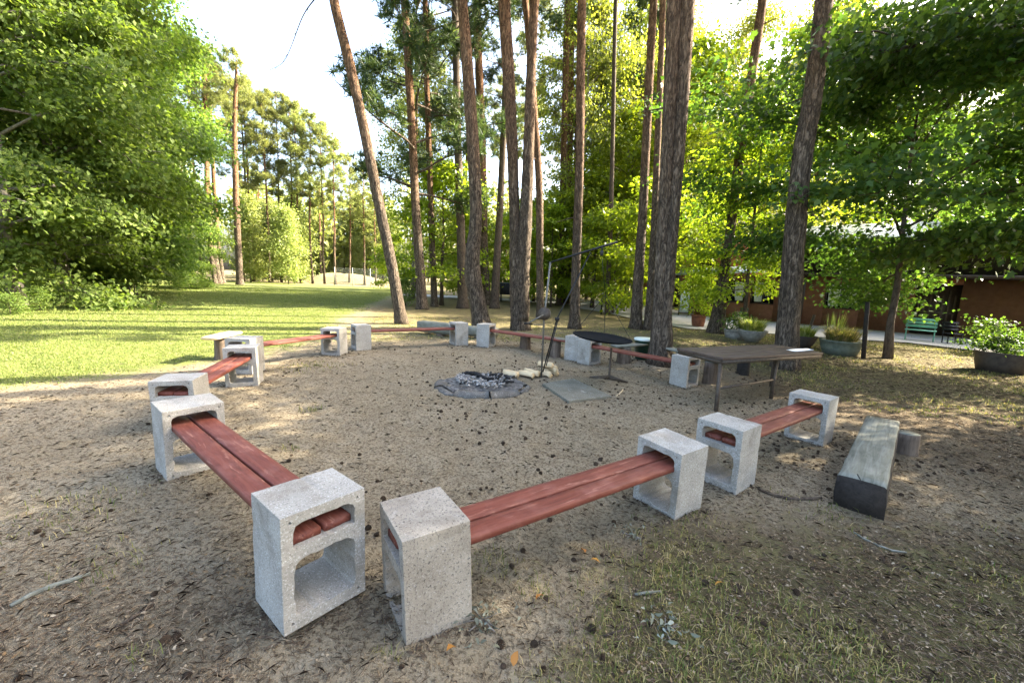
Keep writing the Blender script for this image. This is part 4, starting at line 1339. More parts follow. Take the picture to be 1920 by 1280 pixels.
def plank_bm(L, wd, th, rng):
    n = 26
    xs = np.linspace(-L / 2, L / 2, n)
    sec = []
    r = 0.004
    prof = [(-wd / 2, -th / 2 + r), (-wd / 2, th / 2 - r), (-wd / 2 + r, th / 2), (-wd / 6, th / 2), (wd / 6, th / 2), (wd / 2 - r, th / 2), (wd / 2, th / 2 - r), (wd / 2, -th / 2 + r), (wd / 2 - r, -th / 2), (-wd / 2 + r, -th / 2)]
    k = len(prof)
    ph = rng.uniform(0, 6)
    V = []
    for i, x in enumerate(xs):
        sag = -0.003 * (1 - (2 * x / L) ** 2) + 0.0005 * math.sin(x * 3 + ph)
        wv = 0.0006 * math.sin(x * 4 + ph)
        tw = 0.003 * math.sin(x * 1.1 + ph)
        for (a, b) in prof:
            V.append((x, a + wv, b + sag + tw * a))
    V = np.array(V)
    i = np.arange(n - 1)[:, None] * k; j = np.arange(k)[None]
    q = np.stack([i + j, i + k + j, i + k + (j + 1) % k, i + (j + 1) % k], -1).reshape(-1, 4)
    return V, [q, np.array([np.arange(k), ((n - 1) * k + np.arange(k))[::-1]])]


rng = np.random.default_rng(3)
for (a, b, lab) in BEN:
    pa = Vector(BO[a].location); pb = Vector(BO[b].location)
    zl = BH / 2 - 0.148 + 0.0165
    def shelf(o):
        return o.matrix_basis @ Vector((0, 0, zl))
    qa, qb = shelf(BO[a]), shelf(BO[b])
    d = qb - qa
    L = d.length + BD - 0.05
    yaw = math.atan2(d.y, d.x); pit = -math.asin(d.z / d.length)
    mid = (qa + qb) / 2
    t = empty('red_bench', tuple(mid), lab, 'bench', (0, pit, yaw), 'red plank benches of the ring')
    for sgn in (-1, 1):
        V, F = plank_bm(L - rng.uniform(0, 0.03), 0.121, 0.035, rng)
        V[:, 1] += sgn * 0.0675
        V[:, 0] += rng.uniform(-0.012, 0.012)
        link('plank', mesh('plank', V, F, M['red'], False), t)

# ------------------------------------------------------------------ fire pit
FC = at_g(905, 722)
pit = empty('fire_pit', (FC[0], FC[1], 0), 'round sunken fire pit ringed with broken grey concrete pieces', 'fire pit')
rng = np.random.default_rng(14)
angs = np.cumsum(rng.uniform(0.55, 0.95, 9)); angs = angs / angs[-1] * 2 * PI
for k in range(9):
    a0, a1 = angs[k - 1] if k else 0.0, angs[k]
    if k == 0: a0 = 0
    n = 6
    aa = np.linspace(a0 + 0.015, a1 - 0.02, n)
    r_in, r_out = 0.53 + rng.uniform(-.03, .03), 0.66 + rng.uniform(-.04, .04)
    V = []
    ht = 0.03 + rng.uniform(-0.02, 0.035)
    tl_ = rng.uniform(-0.03, 0.03)
    for a in aa:
        j = rng.normal(0, 0.014, 4)
        for (r, z) in ((r_in + j[0], -0.06), (r_in + 0.01 + j[1], ht - 0.01 + tl_), (r_out - 0.05 + j[2], ht + j[0] * 0.6), (r_out + j[3], ht - 0.02 - tl_), (r_out + 0.01, -0.06)):
            V.append((r * math.cos(a), r * math.sin(a) * 1.0, z + gz1(FC[0] + r * math.cos(a), FC[1] + r * math.sin(a))))
    i = np.arange(n - 1)[:, None] * 5; j = np.arange(5)[None]
    q = np.stack([i + j, i + 5 + j, i + 5 + (j + 1) % 5, i + (j + 1) % 5], -1).reshape(-1, 4)[:, ::-1]
    link('rim_stone', mesh('rim_stone', np.array(V), [q, np.array([np.arange(5), ((n - 1) * 5 + np.arange(5))[::-1]])], M['soot']), pit)
# ash bed
n = 40
rr = np.linspace(0, 0.58, 16); aa = np.arange(n) * 2 * PI / n
V = [(0, 0, 0.05)]
for r in rr[1:]:
    for a in aa:
        x, y = r * math.cos(a), r * math.sin(a)
        V.append((x, y, 0.045 - 0.02 * (r / 0.58) + 0.02 * vnoise(np.array([[x * 9, y * 9]]), 8)[0] + 0.012 * vnoise(np.array([[x * 25, y * 25]]), 9)[0]))
q = []
for i in range(len(rr) - 2):
    for j in range(n):
        q.append([1 + i * n + j, 1 + (i + 1) * n + j, 1 + (i + 1) * n + (j + 1) % n, 1 + i * n + (j + 1) % n])
tri = [[0, 1 + j, 1 + (j + 1) % n] for j in range(n)]
link('ash_bed', mesh('ash_bed', np.array(V), [q, tri], M['ash'], True), pit)
# flakes of pale ash: loose stuff lying in the pit
mb = MB()
for k in range(260):
    a, r = rng.uniform(0, 6.28), 0.42 * math.sqrt(rng.random())
    c = (FC[0] + r * math.cos(a), FC[1] + r * math.sin(a), 0.075 + rng.uniform(-0.015, 0.03))
    s = rng.uniform(0.008, 0.034)
    mb.box(c, (s * rng.uniform(0.8, 2), s, s * 0.45), np.array(Euler((rng.normal(0, .4), rng.normal(0, .4), rng.uniform(0, 6))).to_matrix()), s * 0.18)
tag(mb.build('pale_ash', M['ashw']), 'heap of pale grey ash flakes inside the fire pit', 'ash', kind='stuff')
for k in range(16):
    a, r = rng.uniform(0, 6.28), 0.40 * math.sqrt(rng.random())
    L = rng.uniform(0.10, 0.26)
    d = np.array([math.cos(k * 1.7), math.sin(k * 1.7), rng.normal(0, 0.12)])
    pth = np.array([d * s for s in np.linspace(-L / 2, L / 2, 6)])
    o = MB().tube(pth, 0.026 * rng.uniform(0.6, 1.3) * np.array([0.6, 1, 0.9, 1.05, 0.9, 0.5]), 7, True, 0.4, k).build('charred_log', M['char'], None, False,
        (FC[0] + r * math.cos(a), FC[1] + r * math.sin(a), 0.10 + rng.uniform(-0.01, 0.03)))
    tag(o, 'short piece of black charred wood lying in the ash of the fire pit', 'charred wood', 'charred wood in the fire pit')

# ------------------------------------------------------------------ firewood
def split_log(px, py, L, w, yaw, label, zo=0.0, roll=0.0, pit=0.0, seed=0):
    rng = np.random.default_rng(seed)
    p = at_g(px, py)
    n = 7
    xs = np.linspace(-L / 2, L / 2, n)
    sec = [(-w * 0.55, -w * 0.1), (-w * 0.3, -w * 0.42), (w * 0.25, -w * 0.45), (w * 0.55, -w * 0.12), (w * 0.12, w * 0.5), (-w * 0.2, w * 0.42)]
    k = len(sec)
    V = np.array([(x, a + rng.normal(0, w * 0.03), b + rng.normal(0, w * 0.03)) for x in xs for a, b in sec])
    i = np.arange(n - 1)[:, None] * k; j = np.arange(k)[None]
    q = np.stack([i + j, i + k + j, i + k + (j + 1) % k, i + (j + 1) % k], -1).reshape(-1, 4)
    F = [q, np.array([np.arange(k), ((n - 1) * k + np.arange(k))[::-1]])]
    mi = [1 if (f % k) in (0, 1, 2) else 0 for f in range(len(q))] + [0, 0]
    o = link('firewood_log', mesh('firewood_log', V, F, [M['palewood'], M['stump']], False, mi), None, (p[0], p[1], p[2] + w * 0.44 + zo), (roll, pit, yaw))
    return tag(o, label, 'firewood', 'split firewood by the fire pit')


split_log(957, 707, 0.25, 0.11, -0.55, 'split log lying alone nearest the fire pit', seed=1)
split_log(986, 706, 0.27, 0.10, -0.6, 'left one of two split logs side by side between pit and crane', seed=2)
split_log(997, 704, 0.27, 0.10, -0.7, 'right one of two split logs side by side between pit and crane', 0.02, 0.4, seed=3)
split_log(1009, 704, 0.24, 0.07, -0.2, 'thin split log touching the left side of the crane foot', seed=4)
split_log(1023, 705, 0.22, 0.10, -0.9, 'split log at the front of the heap against the crane foot', seed=5)
split_log(1036, 701, 0.24, 0.10, -1.1, 'split log at the right end of the heap by the crane', seed=6)
split_log(1027, 697, 0.24, 0.10, -0.5, 'split log at the back of the heap by the crane', seed=7)
split_log(1031, 702, 0.23, 0.09, -0.7, 'split log lying in the middle layer of the heap by the crane', 0.09, 0.5, seed=8)
split_log(1022, 702, 0.24, 0.10, -0.45, 'topmost split log of the heap, behind the crane pole', 0.13, 0.3, seed=9)
split_log(1038, 704, 0.18, 0.08, -1.3, 'short split log on the right slope of the heap', 0.075, 0.8, seed=10)

# paving slab
sc = [at_g(*p) for p in ((1016, 723), (1075, 713), (1147, 745), (1066, 757))]
bm = bmesh.new()
top = [bm.verts.new((p[0], p[1], p[2] + 0.035)) for p in sc]
bot = [bm.verts.new((p[0], p[1], p[2] - 0.05)) for p in sc]
bm.faces.new(top[::-1]); bm.faces.new(bot)
for i in range(4): bm.faces.new((top[i], top[(i + 1) % 4], bot[(i + 1) % 4], bot[i]))
bmesh.ops.recalc_face_normals(bm, faces=bm.faces)
me = bpy.data.meshes.new('paving_slab'); bm.to_mesh(me); bm.free(); me.materials.append(M['slab'])
o = link('paving_slab', me); bv = o.modifiers.new('bevel', 'BEVEL'); bv.width = 0.008; bv.segments = 2
tag(o, 'flat grey-green concrete slab lying on the ground right of the fire pit', 'paving slab')

# ------------------------------------------------------------------ grill crane
CB = at_g(1015, 706)
Yc = CB[1]
crane = empty('grill_crane', tuple(CB), 'slanting steel swing crane for the grill, planted beside the firewood heap', 'grill crane')
def cp(px, py, dy=0.0): return at_y(px, py, Yc + dy) - CB
ptop = cp(1032, 492)
MB().tube([cp(1015, 706) + [0, 0, -0.1], cp(1020, 600), ptop], 0.016, 10).build('pole', M['steel'], crane, True)
MB().tube([ptop - (cp(1155, 455, -0.35) - ptop) * 0.03, cp(1090, 474, -0.15), cp(1158, 454, -0.35)], np.array([0.012, 0.015, 0.018]), 10).build('arm', M['iron'], crane, True)
MB().tube([cp(1018, 697, -0.03), cp(1044, 598, -0.1), cp(1107.5, 473, -0.19)], 0.0105, 8).build('strut', M['iron'], crane, True)
MB().tube([cp(1024, 686, -0.06), cp(1046, 600, -0.12)], 0.0085, 8).build('brace', M['iron'], crane, True)
mb = MB(); pc = cp(1044.5, 598, -0.11); mb.box(pc, (0.07, 0.05, 0.05)); mb.build('clamp', M['iron'], crane, bevel=0.006)
hk = MB(); q = cp(1129, 464, -0.27); hk.tube([q, q + [0, 0, -0.05]], 0.012, 8); hk.box(q + [0, 0, -0.08], (0.045, 0.04, 0.07)); hk.build('pulley', M['iron'], crane, bevel=0.004)
wc = cp(1020.5, 588, -0.05)
Rw = np.array(Euler((math.radians(78), 0, math.radians(-30))).to_matrix())
wmb = MB().lathe([(0.018, -0.03), (0.022, -0.022), (0.07, -0.018), (0.092, -0.026), (0.098, -0.02), (0.096, -0.012), (0.05, -0.010), (0.05, 0.012), (0.096, 0.014), (0.098, 0.022), (0.02, 0.024)], n=28)
wmb.V = [np.concatenate(wmb.V) @ Rw.T + wc]
wh = wmb.build('winch_wheel', M['rust'], crane, False)
hb_ = MB().lathe([(0.03, -0.04), (0.034, -0.036), (0.034, -0.02)], n=16); hb_.V = [np.concatenate(hb_.V) @ Rw.T + wc]
hb2 = MB().lathe([(0.086, -0.030), (0.098, -0.030), (0.098, -0.024), (0.086, -0.024)], n=28); hb2.V = [np.concatenate(hb2.V) @ Rw.T + wc]
hb_.build('hub', M['steel'], wh); hb2.build('rim', M['steel'], wh)
h0, h1 = cp(1019, 590, -0.14), cp(990, 606, -0.16)
MB().tube([h0, h1], 0.011, 8).build('crank', M['steel'], wh, True)
MB().tube([cp(984, 606.5, -0.24), h1, cp(998, 608, -0.1)], 0.015, 8).build('handle', M['iron'], wh, True)
MB().tube([cp(1020, 609, 0), cp(1000, 608.5, -0.04)], 0.008, 6).build('bracket', M['steel'], crane, True)
rope = MB()
jn = cp(1135, 553, -0.27)
rope.tube([q + [0, 0, -0.1], jn], 0.004, 5)
rope.build('rope', M['iron'], crane)

# pan on three chains
PY = Yc - 0.28
pc = at_y(1129, 634, PY)
pan = empty('grill_pan', tuple(pc), 'wide shallow black iron pan hanging on three chains over a thin stand', 'grill pan', (math.radians(2), math.radians(4.5), 0))
MB().lathe([(0.02, -0.028), (0.20, -0.026), (0.36, -0.015), (0.432, 0.008), (0.447, 0.022), (0.443, 0.026), (0.425, 0.016), (0.35, -0.005), (0.2, -0.014), (0.004, -0.016)], n=56).build('dish', M['panblack'], pan, True)
for a in (2.75, 1.3, -0.1):
    e = np.array([0.43 * math.cos(a), 0.43 * math.sin(a), 0.02])
    jl = np.array(Matrix(Euler(pan.rotation_euler).to_matrix()).transposed() @ Vector(jn + CB - pc))
    n = 26
    ch = MB()
    for k in range(n):
        f = (k + 0.5) / n
        c = e + (jl - e) * f
        dd = (jl - e) / np.linalg.norm(jl - e) * 0.016
        ch.tube([c - dd * 0.75, c + dd * 0.75], [0.0045, 0.0045], 5)
    ch.tube([e, jl], 0.0022, 4)
    ch.build('chain', M['iron'], pan)
sb = at_g(1142, 712)
st = empty('pan_stand', tuple(sb), 'thin rust-brown pedestal with three flat feet under the grill pan', 'stand')
tp = at_y(1143.5, 652, sb[1]) - sb
MB().tube([[0, 0, 0.02], [0.0, 0, 0.06], [0, 0, tp[2]]], np.array([0.03, 0.019, 0.017]), 10).build('post', M['rust'], st, True)
for ang, ln in ((-0.35, 0.29), (2.95, 0.31), (1.4, 0.26)):
    dx, dy = math.cos(ang), math.sin(ang)
    z1 = gz1(sb[0] + dx * ln, sb[1] + dy * ln) - sb[2]
    w = 0.022
    nx_, ny_ = -dy, dx
    V = []
    for r, zt, ww in ((0.0, 0.075, w), (ln, z1 + 0.022, w * 0.8)):
        for s, z in ((-1, -0.0), (1, -0.0), (1, 1), (-1, 1)):
            V.append((dx * r + nx_ * ww * s, dy * r + ny_ * ww * s, (zt if z else (0.0 if r == 0 else z1))))
    MB().add(np.array(V), [[[3, 2, 1, 0], [4, 5, 6, 7], [0, 1, 5, 4], [1, 2, 6, 5], [2, 3, 7, 6], [3, 0, 4, 7]]]).build('foot', M['rust'], st)

# ------------------------------------------------------------------ picnic table
zt = 0.65
cT = [at_z(*p, zt) for p in ((1355, 671), (1545, 660.5), (1455, 646), (1274, 651))]
c0 = cT[0]
ux = (cT[1] - cT[0])[:2]; TL = np.hypot(*ux); tang = math.atan2(ux[1], ux[0])
TW = 0.76
table = empty('picnic_table', (c0[0], c0[1], 0), 'dark brown plank table on thin posts, sheet of paper on it', 'table', (0, 0, tang))
for k in range(5):
    w_ = TW / 5 - 0.008
    MB().box((TL / 2, TW * (k + 0.5) / 5, zt - 0.018), (TL + rng.uniform(-0.02, 0.02), w_, 0.034), None, 0.001).build('board', M['brownwood'], table, bevel=0.003)
mb = MB()
mb.box((TL / 2, 0.02, zt - 0.06), (TL - 0.06, 0.03, 0.045)); mb.box((TL / 2, TW - 0.02, zt - 0.06), (TL - 0.06, 0.03, 0.045))
mb.box((0.03, TW / 2, zt - 0.06), (0.03, TW - 0.08, 0.045)); mb.box((TL - 0.03, TW / 2, zt - 0.06), (0.03, TW - 0.08, 0.045))
mb.build('apron', M['rust'], table)
Rt = rotz(-tang)
def tl(p): return Rt @ (np.array(p) - np.array([c0[0], c0[1], 0]))
l1, l2 = tl(at_g(1342, 774)), tl(at_g(1445, 748))
for lg, tx, ty in ((l1, 0.05, 0.06), (l2, l2[0] + 0.02, l2[1])):
    MB().tube([lg + [0, 0, -0.06], [tx, ty, zt - 0.05]], 0.026, 10).build('leg', M['rust'], table, True)
MB().tube([[l1[0] * 0.6 + 0.02, l1[1] * 0.5 + 0.02, 0.27], [l2[0] + 0.01, l2[1], 0.27]], 0.017, 8).build('crossbar', M['rust'], table, True)
MB().tube([[TL - 0.1, TW - 0.12, gz1(4.1, 6.5) - 0.1], [TL - 0.1, TW - 0.12, zt - 0.05]], 0.026, 10).build('leg', M['rust'], table, True)
pp = [at_z(*p, zt + 0.004) for p in ((1474, 655.5), (1490, 659), (1527, 656.5), (1512, 653))]
bm = bmesh.new()
g = []
for i in range(7):
    row = []
    for j in range(7):
        a, b = i / 6, j / 6
        p = (pp[0] * (1 - a) + pp[1] * a) * (1 - b) + (pp[3] * (1 - a) + pp[2] * a) * b
        row.append(bm.verts.new((p[0], p[1], zt + 0.004 + 0.008 * max(0, a + b - 1.3) + 0.003 * math.sin(5 * a + 3 * b) ** 2)))
    g.append(row)
for i in range(6):
    for j in range(6): bm.faces.new((g[i][j], g[i + 1][j], g[i + 1][j + 1], g[i][j + 1]))
me = bpy.data.meshes.new('paper_sheet'); bm.to_mesh(me); bm.free(); me.materials.append(M['paper'])
o = link('paper_sheet', me); s_ = o.modifiers.new('solid', 'SOLIDIFY'); s_.thickness = 0.0015
tag(o, 'white sheet of paper lying on the brown table top', 'paper')

# ------------------------------------------------------------------ log benches and stumps
def stump(parent, x, y, r, h, seed, zoff=0.0, mat='stump', name='stump'):
    rng = np.random.default_rng(seed)
    a = np.arange(18) * 2 * PI / 18
    rad = 1 + 0.10 * np.sin(a * 2 + seed) + 0.06 * np.sin(a * 5 + seed * 2)
    V = []
    for z, k in ((-0.06, 1.08), (h * 0.3, 1.0), (h * 0.75, 0.97), (h, 0.95)):
        V.append(np.stack([x + r * k * rad * np.cos(a), y + r * k * rad * np.sin(a), np.full(18, z + zoff)], 1))
    i = np.arange(3)[:, None] * 18; j = np.arange(18)[None]
    q = np.stack([i + j, i + (j + 1) % 18, i + 18 + (j + 1) % 18, i + 18 + j], -1).reshape(-1, 4)
    F = [q, np.array([54 + np.arange(18)])]
    return link(name, mesh(name, np.concatenate(V), F, [M[mat], M['greywood']], False, [0] * len(q) + [1]), parent)


def log_bench(p0, p1, z, wd, th, label, stumps, seat_mat='greywood', seed=0, round_under=True):
    p0, p1 = np.asarray(p0, float), np.asarray(p1, float)
    d = (p1 - p0)[:2]; L = np.hypot(*d); ang = math.atan2(d[1], d[0])
    mid = (p0 + p1) / 2
    g = gz1(mid[0], mid[1])
    t = empty('log_bench', (mid[0], mid[1], g), label, 'log bench', (0, 0, ang), 'old log benches around the ring')
    n = 12
    xs = np.linspace(-L / 2, L / 2, n)
    rng = np.random.default_rng(seed)
    V = []
    prof = [(-wd / 2, th / 2 - 0.012), (-wd / 2 + 0.012, th / 2), (0, th / 2 + 0.002), (wd / 2 - 0.012, th / 2), (wd / 2, th / 2 - 0.012), (wd / 2 * 0.97, -th * 0.2), (wd * 0.3, -th / 2), (-wd * 0.3, -th / 2), (-wd / 2 * 0.97, -th * 0.2)]
    k = len(prof)
    for x in xs:
        w1 = 1 + 0.02 * rng.normal()
        for a, b in prof:
            V.append((x, a * w1, z - g - th / 2 + b + rng.normal(0, 0.0015)))
    i = np.arange(n - 1)[:, None] * k; j = np.arange(k)[None]
    q = np.stack([i + j, i + k + j, i + k + (j + 1) % k, i + (j + 1) % k], -1).reshape(-1, 4)
    link('seat', mesh('seat', np.array(V), [q, np.array([np.arange(k), ((n - 1) * k + np.arange(k))[::-1]])], M[seat_mat]), t)
    for (fx, fy, r, mt) in stumps:
        wx, wy = mid[0] + fx * L / 2 * math.cos(ang) - fy * math.sin(ang), mid[1] + fx * L / 2 * math.sin(ang) + fy * math.cos(ang)
        gg = gz1(wx, wy)
        stump(t, fx * L / 2, fy, r, z - th - gg - 0.002, seed + int(50 * r), gg - g, mt)
    return t


# the squared beam on the right
zb = 0.235
nl_, nr_, fr_, fl_ = [at_z(*p, zb) for p in ((1582, 888), (1652, 911), (1684, 787), (1628, 778))]
bc0, bc1 = (nl_ + nr_) / 2, (fl_ + fr_) / 2
bw_ = 0.265
bL = float(np.hypot(*(bc1 - bc0)[:2])); bang = math.atan2(*(bc1 - bc0)[[1, 0]]); bmid = (bc0 + bc1) / 2
rng = np.random.default_rng(31)
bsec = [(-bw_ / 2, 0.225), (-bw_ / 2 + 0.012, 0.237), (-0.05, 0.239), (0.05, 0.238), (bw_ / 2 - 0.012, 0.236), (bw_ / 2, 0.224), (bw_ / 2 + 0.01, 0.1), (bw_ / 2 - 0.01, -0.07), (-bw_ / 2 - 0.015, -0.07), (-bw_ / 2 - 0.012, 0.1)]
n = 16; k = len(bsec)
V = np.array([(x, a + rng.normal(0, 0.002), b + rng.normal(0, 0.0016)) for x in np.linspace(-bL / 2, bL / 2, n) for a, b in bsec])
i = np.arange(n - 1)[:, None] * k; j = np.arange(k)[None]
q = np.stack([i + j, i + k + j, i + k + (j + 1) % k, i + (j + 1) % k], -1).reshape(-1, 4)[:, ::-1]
mi = [0 if (f % k) < 5 else 1 for f in range(len(q))] + [1, 1]  # sides and ends take the darker wood: shade and wet put into the colour
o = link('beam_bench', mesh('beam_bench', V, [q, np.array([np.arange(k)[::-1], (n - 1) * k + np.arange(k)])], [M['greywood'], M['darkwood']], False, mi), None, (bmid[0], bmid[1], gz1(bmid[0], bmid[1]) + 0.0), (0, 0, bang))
MB().box((-bL / 2 + 0.055, 0.02, 0.2375), (0.11, 0.006, 0.006), rotz(0.25)).build('crack', M['char'], o)
tag(o, 'old squared timber beam with grey top and sides darkened for shade and wet in the right foreground', 'beam bench')
if 0: log_bench((nl_ + nr_) / 2, (fl_ + fr_) / 2, zb, np.hypot(*(nr_ - nl_)[:2]) * 1.02, 0.11, 'old grey beam bench in the right foreground with cracked top and black base', [(-0.84, 0.0, 0.135, 'darkwood'), (0.55, 0.02, 0.12, 'darkwood')], seed=3)
sp_ = at_g(1690, 848)
o = stump(None, 0, 0, 0.105, 0.21, 9)
o.location = sp_; o.name = 'tree_stump'
tag(o, 'short upright log standing beside the old grey beam bench', 'stump')
log_bench(at_z(960, 622, 0.34), at_z(1062, 636, 0.34), 0.34, 0.24, 0.05, 'pale-topped log bench on stumps behind the bench by the S-bent pine', [(-0.45, 0, 0.13, 'stump'), (0.7, -0.05, 0.12, 'stump')], seed=4)
log_bench(at_z(1152, 647, 0.33), at_z(1211, 643, 0.33), 0.33, 0.2, 0.045, 'log bench behind the grill pan, its pale end sticking out towards the green bin', [(-0.35, 0, 0.13, 'stump')], seed=5)
b0 = at_z(790, 601, 0.34)
log_bench(b0, b0 + np.array([1.05, -0.55, 0]), 0.34, 0.34, 0.28, 'grey split timber bench behind the far back red bench, left piece', [(0.1, 0, 0.13, 'stump')], seed=6)
b1_ = b0 + np.array([1.1, -0.35, 0])
log_bench(b1_, b1_ + np.array([0.9, -0.4, 0]), 0.30, 0.3, 0.24, 'grey split timber bench behind the far back red bench, right lower piece', [(0.1, 0, 0.12, 'stump')], seed=7)
log_bench(at_z(392, 632, 0.42), at_z(440, 621, 0.42), 0.42, 0.26, 0.05, 'pale sunlit plank bench on a stump at the lawn edge, behind the paired blocks', [(0.1, 0, 0.14, 'stump')], 'palewood', seed=8)
log_bench(at_z(1252, 650, 0.35), at_z(1362, 679, 0.35), 0.35, 0.2, 0.05, 'grey log bench passing behind the table end and the block next to it', [(0.62, 0, 0.12, 'stump'), (-0.4, 0, 0.12, 'stump')], seed=12)
o = stump(None, 0, 0, 0.10, 0.30, 4, 0, 'darkwood')
o.location = at_g(1393, 702); o.name = 'tree_stump'
tag(o, 'black upright stump standing under the brown table', 'stump')

# ------------------------------------------------------------------ bin, planters and things by the road
p = at_g(1205, 672)
tb = empty('rubbish_bin', tuple(p), 'round dark green plastic bin with a white lid left of the great twin pine', 'bin')
MB().lathe([(0.155, 0), (0.165, 0.02), (0.185, 0.36), (0.195, 0.365), (0.195, 0.395), (0.185, 0.40), (0.18, 0.40), (0.16, 0.1)], n=32).build('tub', M['bin'], tb, True)
MB().lathe([(0.20, 0.392), (0.206, 0.40), (0.206, 0.425), (0.19, 0.437), (0.05, 0.447), (0.002, 0.448)], n=32).build('lid', M['lid'], tb, True)


def grasstuft(seed, R, H, n, mat, w=0.016, spread=0.9):
    rng = np.random.default_rng(seed)
    V, F = [], []
    for k in range(n):
        a = rng.uniform(0, 6.28); r = R * math.sqrt(rng.random()) * 0.6
        p0 = np.array([r * math.cos(a), r * math.sin(a), 0])
        a2 = a + rng.normal(0, 0.6)
        h = H * rng.uniform(0.5, 1.1); sp = R * spread * rng.uniform(0.2, 1.0)
        d = np.array([math.cos(a2), math.sin(a2), 0]); s = np.array([-d[1], d[0], 0]) * w * 0.5
        b = len(V)
        for f, ww in ((0, 1), (0.55, 0.8), (1, 0.05)):
            c = p0 + d * sp * f ** 1.8 + np.array([0, 0, h * (f - 0.18 * f * f * f)])
            V += [c - s * ww, c + s * ww]
        F += [[b, b + 1, b + 3, b + 2], [b + 2, b + 3, b + 5, b + 4]]
    return mesh('foliage', np.array(V), [F], mat)


def planter(px, r, h, mat, label, plants, prof=None, seed=0, name='planter'):
    p = at_g(*px)
    t = empty(name, tuple(p), label, 'planter', group='planted pots along the road')
    pr = prof or [(0.8, 0), (0.95, 0.5), (1.0, 0.9), (1.04, 0.92), (1.04, 1.0), (0.95, 1.0), (0.9, 0.9)]
    MB().lathe([(a * r, b * h) for a, b in pr], n=30).build('pot', M[mat], t, True)
    for (me, x, y, s) in plants:
        link('plant', me, t, (x, y, h * 0.92), (0, 0, seed + x), (s, s, s))
    return t


G1 = grasstuft(1, 0.55, 0.5, 900, M['wgrass'], 0.013)
G2 = grasstuft(2, 0.34, 0.36, 420, M['flower'], 0.014)
leafy = make_broadleaf(81, 0.5, 0.55, 0.05, 14, 900, 0.085, M['l_maple'], M['bark_d'], S_LEAF, (1.0, 0.2), 0.7, 0.012, 0.3, 0.12, 0.6, 3)[1]
bush = make_broadleaf(82, 1.5, 0.62, 0.1, 18, 1900, 0.10, M['l_mid'], M['bark_d'], S_LEAF, (1.2, 0.5), 0.6, 0.03, 0.3, 0.17, 0.8, 4)[1]
planter((1308, 613), 0.25, 0.45, 'pot', 'brown pot with a tall yellowish bush in front of the building corner', [(bush, 0, 0, 1.05)])
planter((1573, 664), 0.42, 0.36, 'greenpot', 'large round grey-green tub full of feathery grass', [(G1, 0, 0, 0.9)], seed=1)
planter((1409, 640), 0.40, 0.33, 'stone', 'flaring grey stone bowl with pale spiky grass', [(G2, 0, 0, 1.25)], [(0.45, 0), (0.75, 0.5), (0.98, 0.94), (1.0, 1.0), (0.9, 1.0), (0.85, 0.9)], 2)
planter((1379, 634), 0.34, 0.28, 'stone', 'low grey stone trough with leafy plants beside the flaring bowl', [(leafy, 0, 0, 0.8)], None, 3)
planter((1504, 651), 0.33, 0.33, 'darkpot', 'dark bowl with bright yellow-green grass right of the dark thick pine', [(G2, 0, 0, 1.05)], [(0.5, 0), (0.8, 0.5), (0.98, 0.94), (1.0, 1.0), (0.9, 1.0), (0.85, 0.9)], 4)
planter((1876, 697), 0.43, 0.42, 'darkpot', 'wide dark brown tub with a low leafy plant at the right edge', [(leafy, -0.1, 0, 0.7), (leafy, 0.12, 0.1, 0.6)], [(0.85, 0), (0.95, 0.5), (1.0, 0.97), (1.0, 1.0), (0.94, 1.0), (0.9, 0.9)], 5)

# tall pale flowering stalk above the big tub
p = at_g(1560, 655)
t = empty('flowering_stalk', tuple(p), 'tall pale feathery stalk plant behind the large round tub', 'plant')
G3 = grasstuft(5, 0.28, 1.15, 160, M['flower'], 0.02, 0.7)
link('foliage', G3, t)

# posts
for (a, b, r, mat, lab, nm) in [((1619, 672), (1627, 566), 0.045, 'darkwood', 'dark wooden post left of the small leaning maple', 'wooden_post'),
                                ((1510, 637), (1527, 590), 0.04, 'frame', 'short leaning brown stake near the big grassy tub', 'wooden_stake')]:
    g_ = at_g(*a); q = at_y(b[0], b[1], g_[1])
    o = MB().tube([g_ * 0 + [0, 0, -0.08], q - g_], r, 8, True, 0.08, 3).build(nm, M[mat], None, False, tuple(g_))
    tag(o, lab, 'post')

# notice board
p = at_g(1281, 592)
nb = empty('notice_board', tuple(p), 'upright pale notice board in a dark frame left of the potted bush', 'notice board', (0, 0, -0.15))
mb = MB()
mb.tube([[-0.24, 0, 0], [-0.24, 0, 1.35]], 0.025, 6); mb.tube([[0.24, 0, 0], [0.24, 0, 1.35]], 0.025, 6); mb.box((0, 0, 1.34), (0.5, 0.05, 0.05)); mb.box((0, 0, 0.15), (0.5, 0.04, 0.04))
mb.build('frame', M['frame'], nb)
MB().box((0, -0.01, 0.75), (0.43, 0.015, 1.1)).build('panel', M['board'], nb)
mb = MB()
for (x, z, a, b) in ((-0.1, 1.05, 0.16, 0.22), (0.1, 1.0, 0.15, 0.2), (0.0, 0.62, 0.3, 0.3), (0.02, 0.32, 0.32, 0.12)):
    mb.box((x, -0.0205, z), (a, 0.004, b))
mb.build('poster', M['curtain'], nb)

# garden lamp by the road bend
p = at_g(1127, 590)
lp = empty('garden_lamp', tuple(p), 'knee-high dark lamp post with a small white globe by the road bend', 'lamp')
MB().tube([[0, 0, 0], [0, 0, 0.95]], 0.035, 8).build('post', M['iron'], lp, True)
MB().lathe([(0.02, 0.95), (0.07, 0.98), (0.095, 1.05), (0.07, 1.12), (0.005, 1.145)], n=16).build('globe', M['globe'], lp, True)

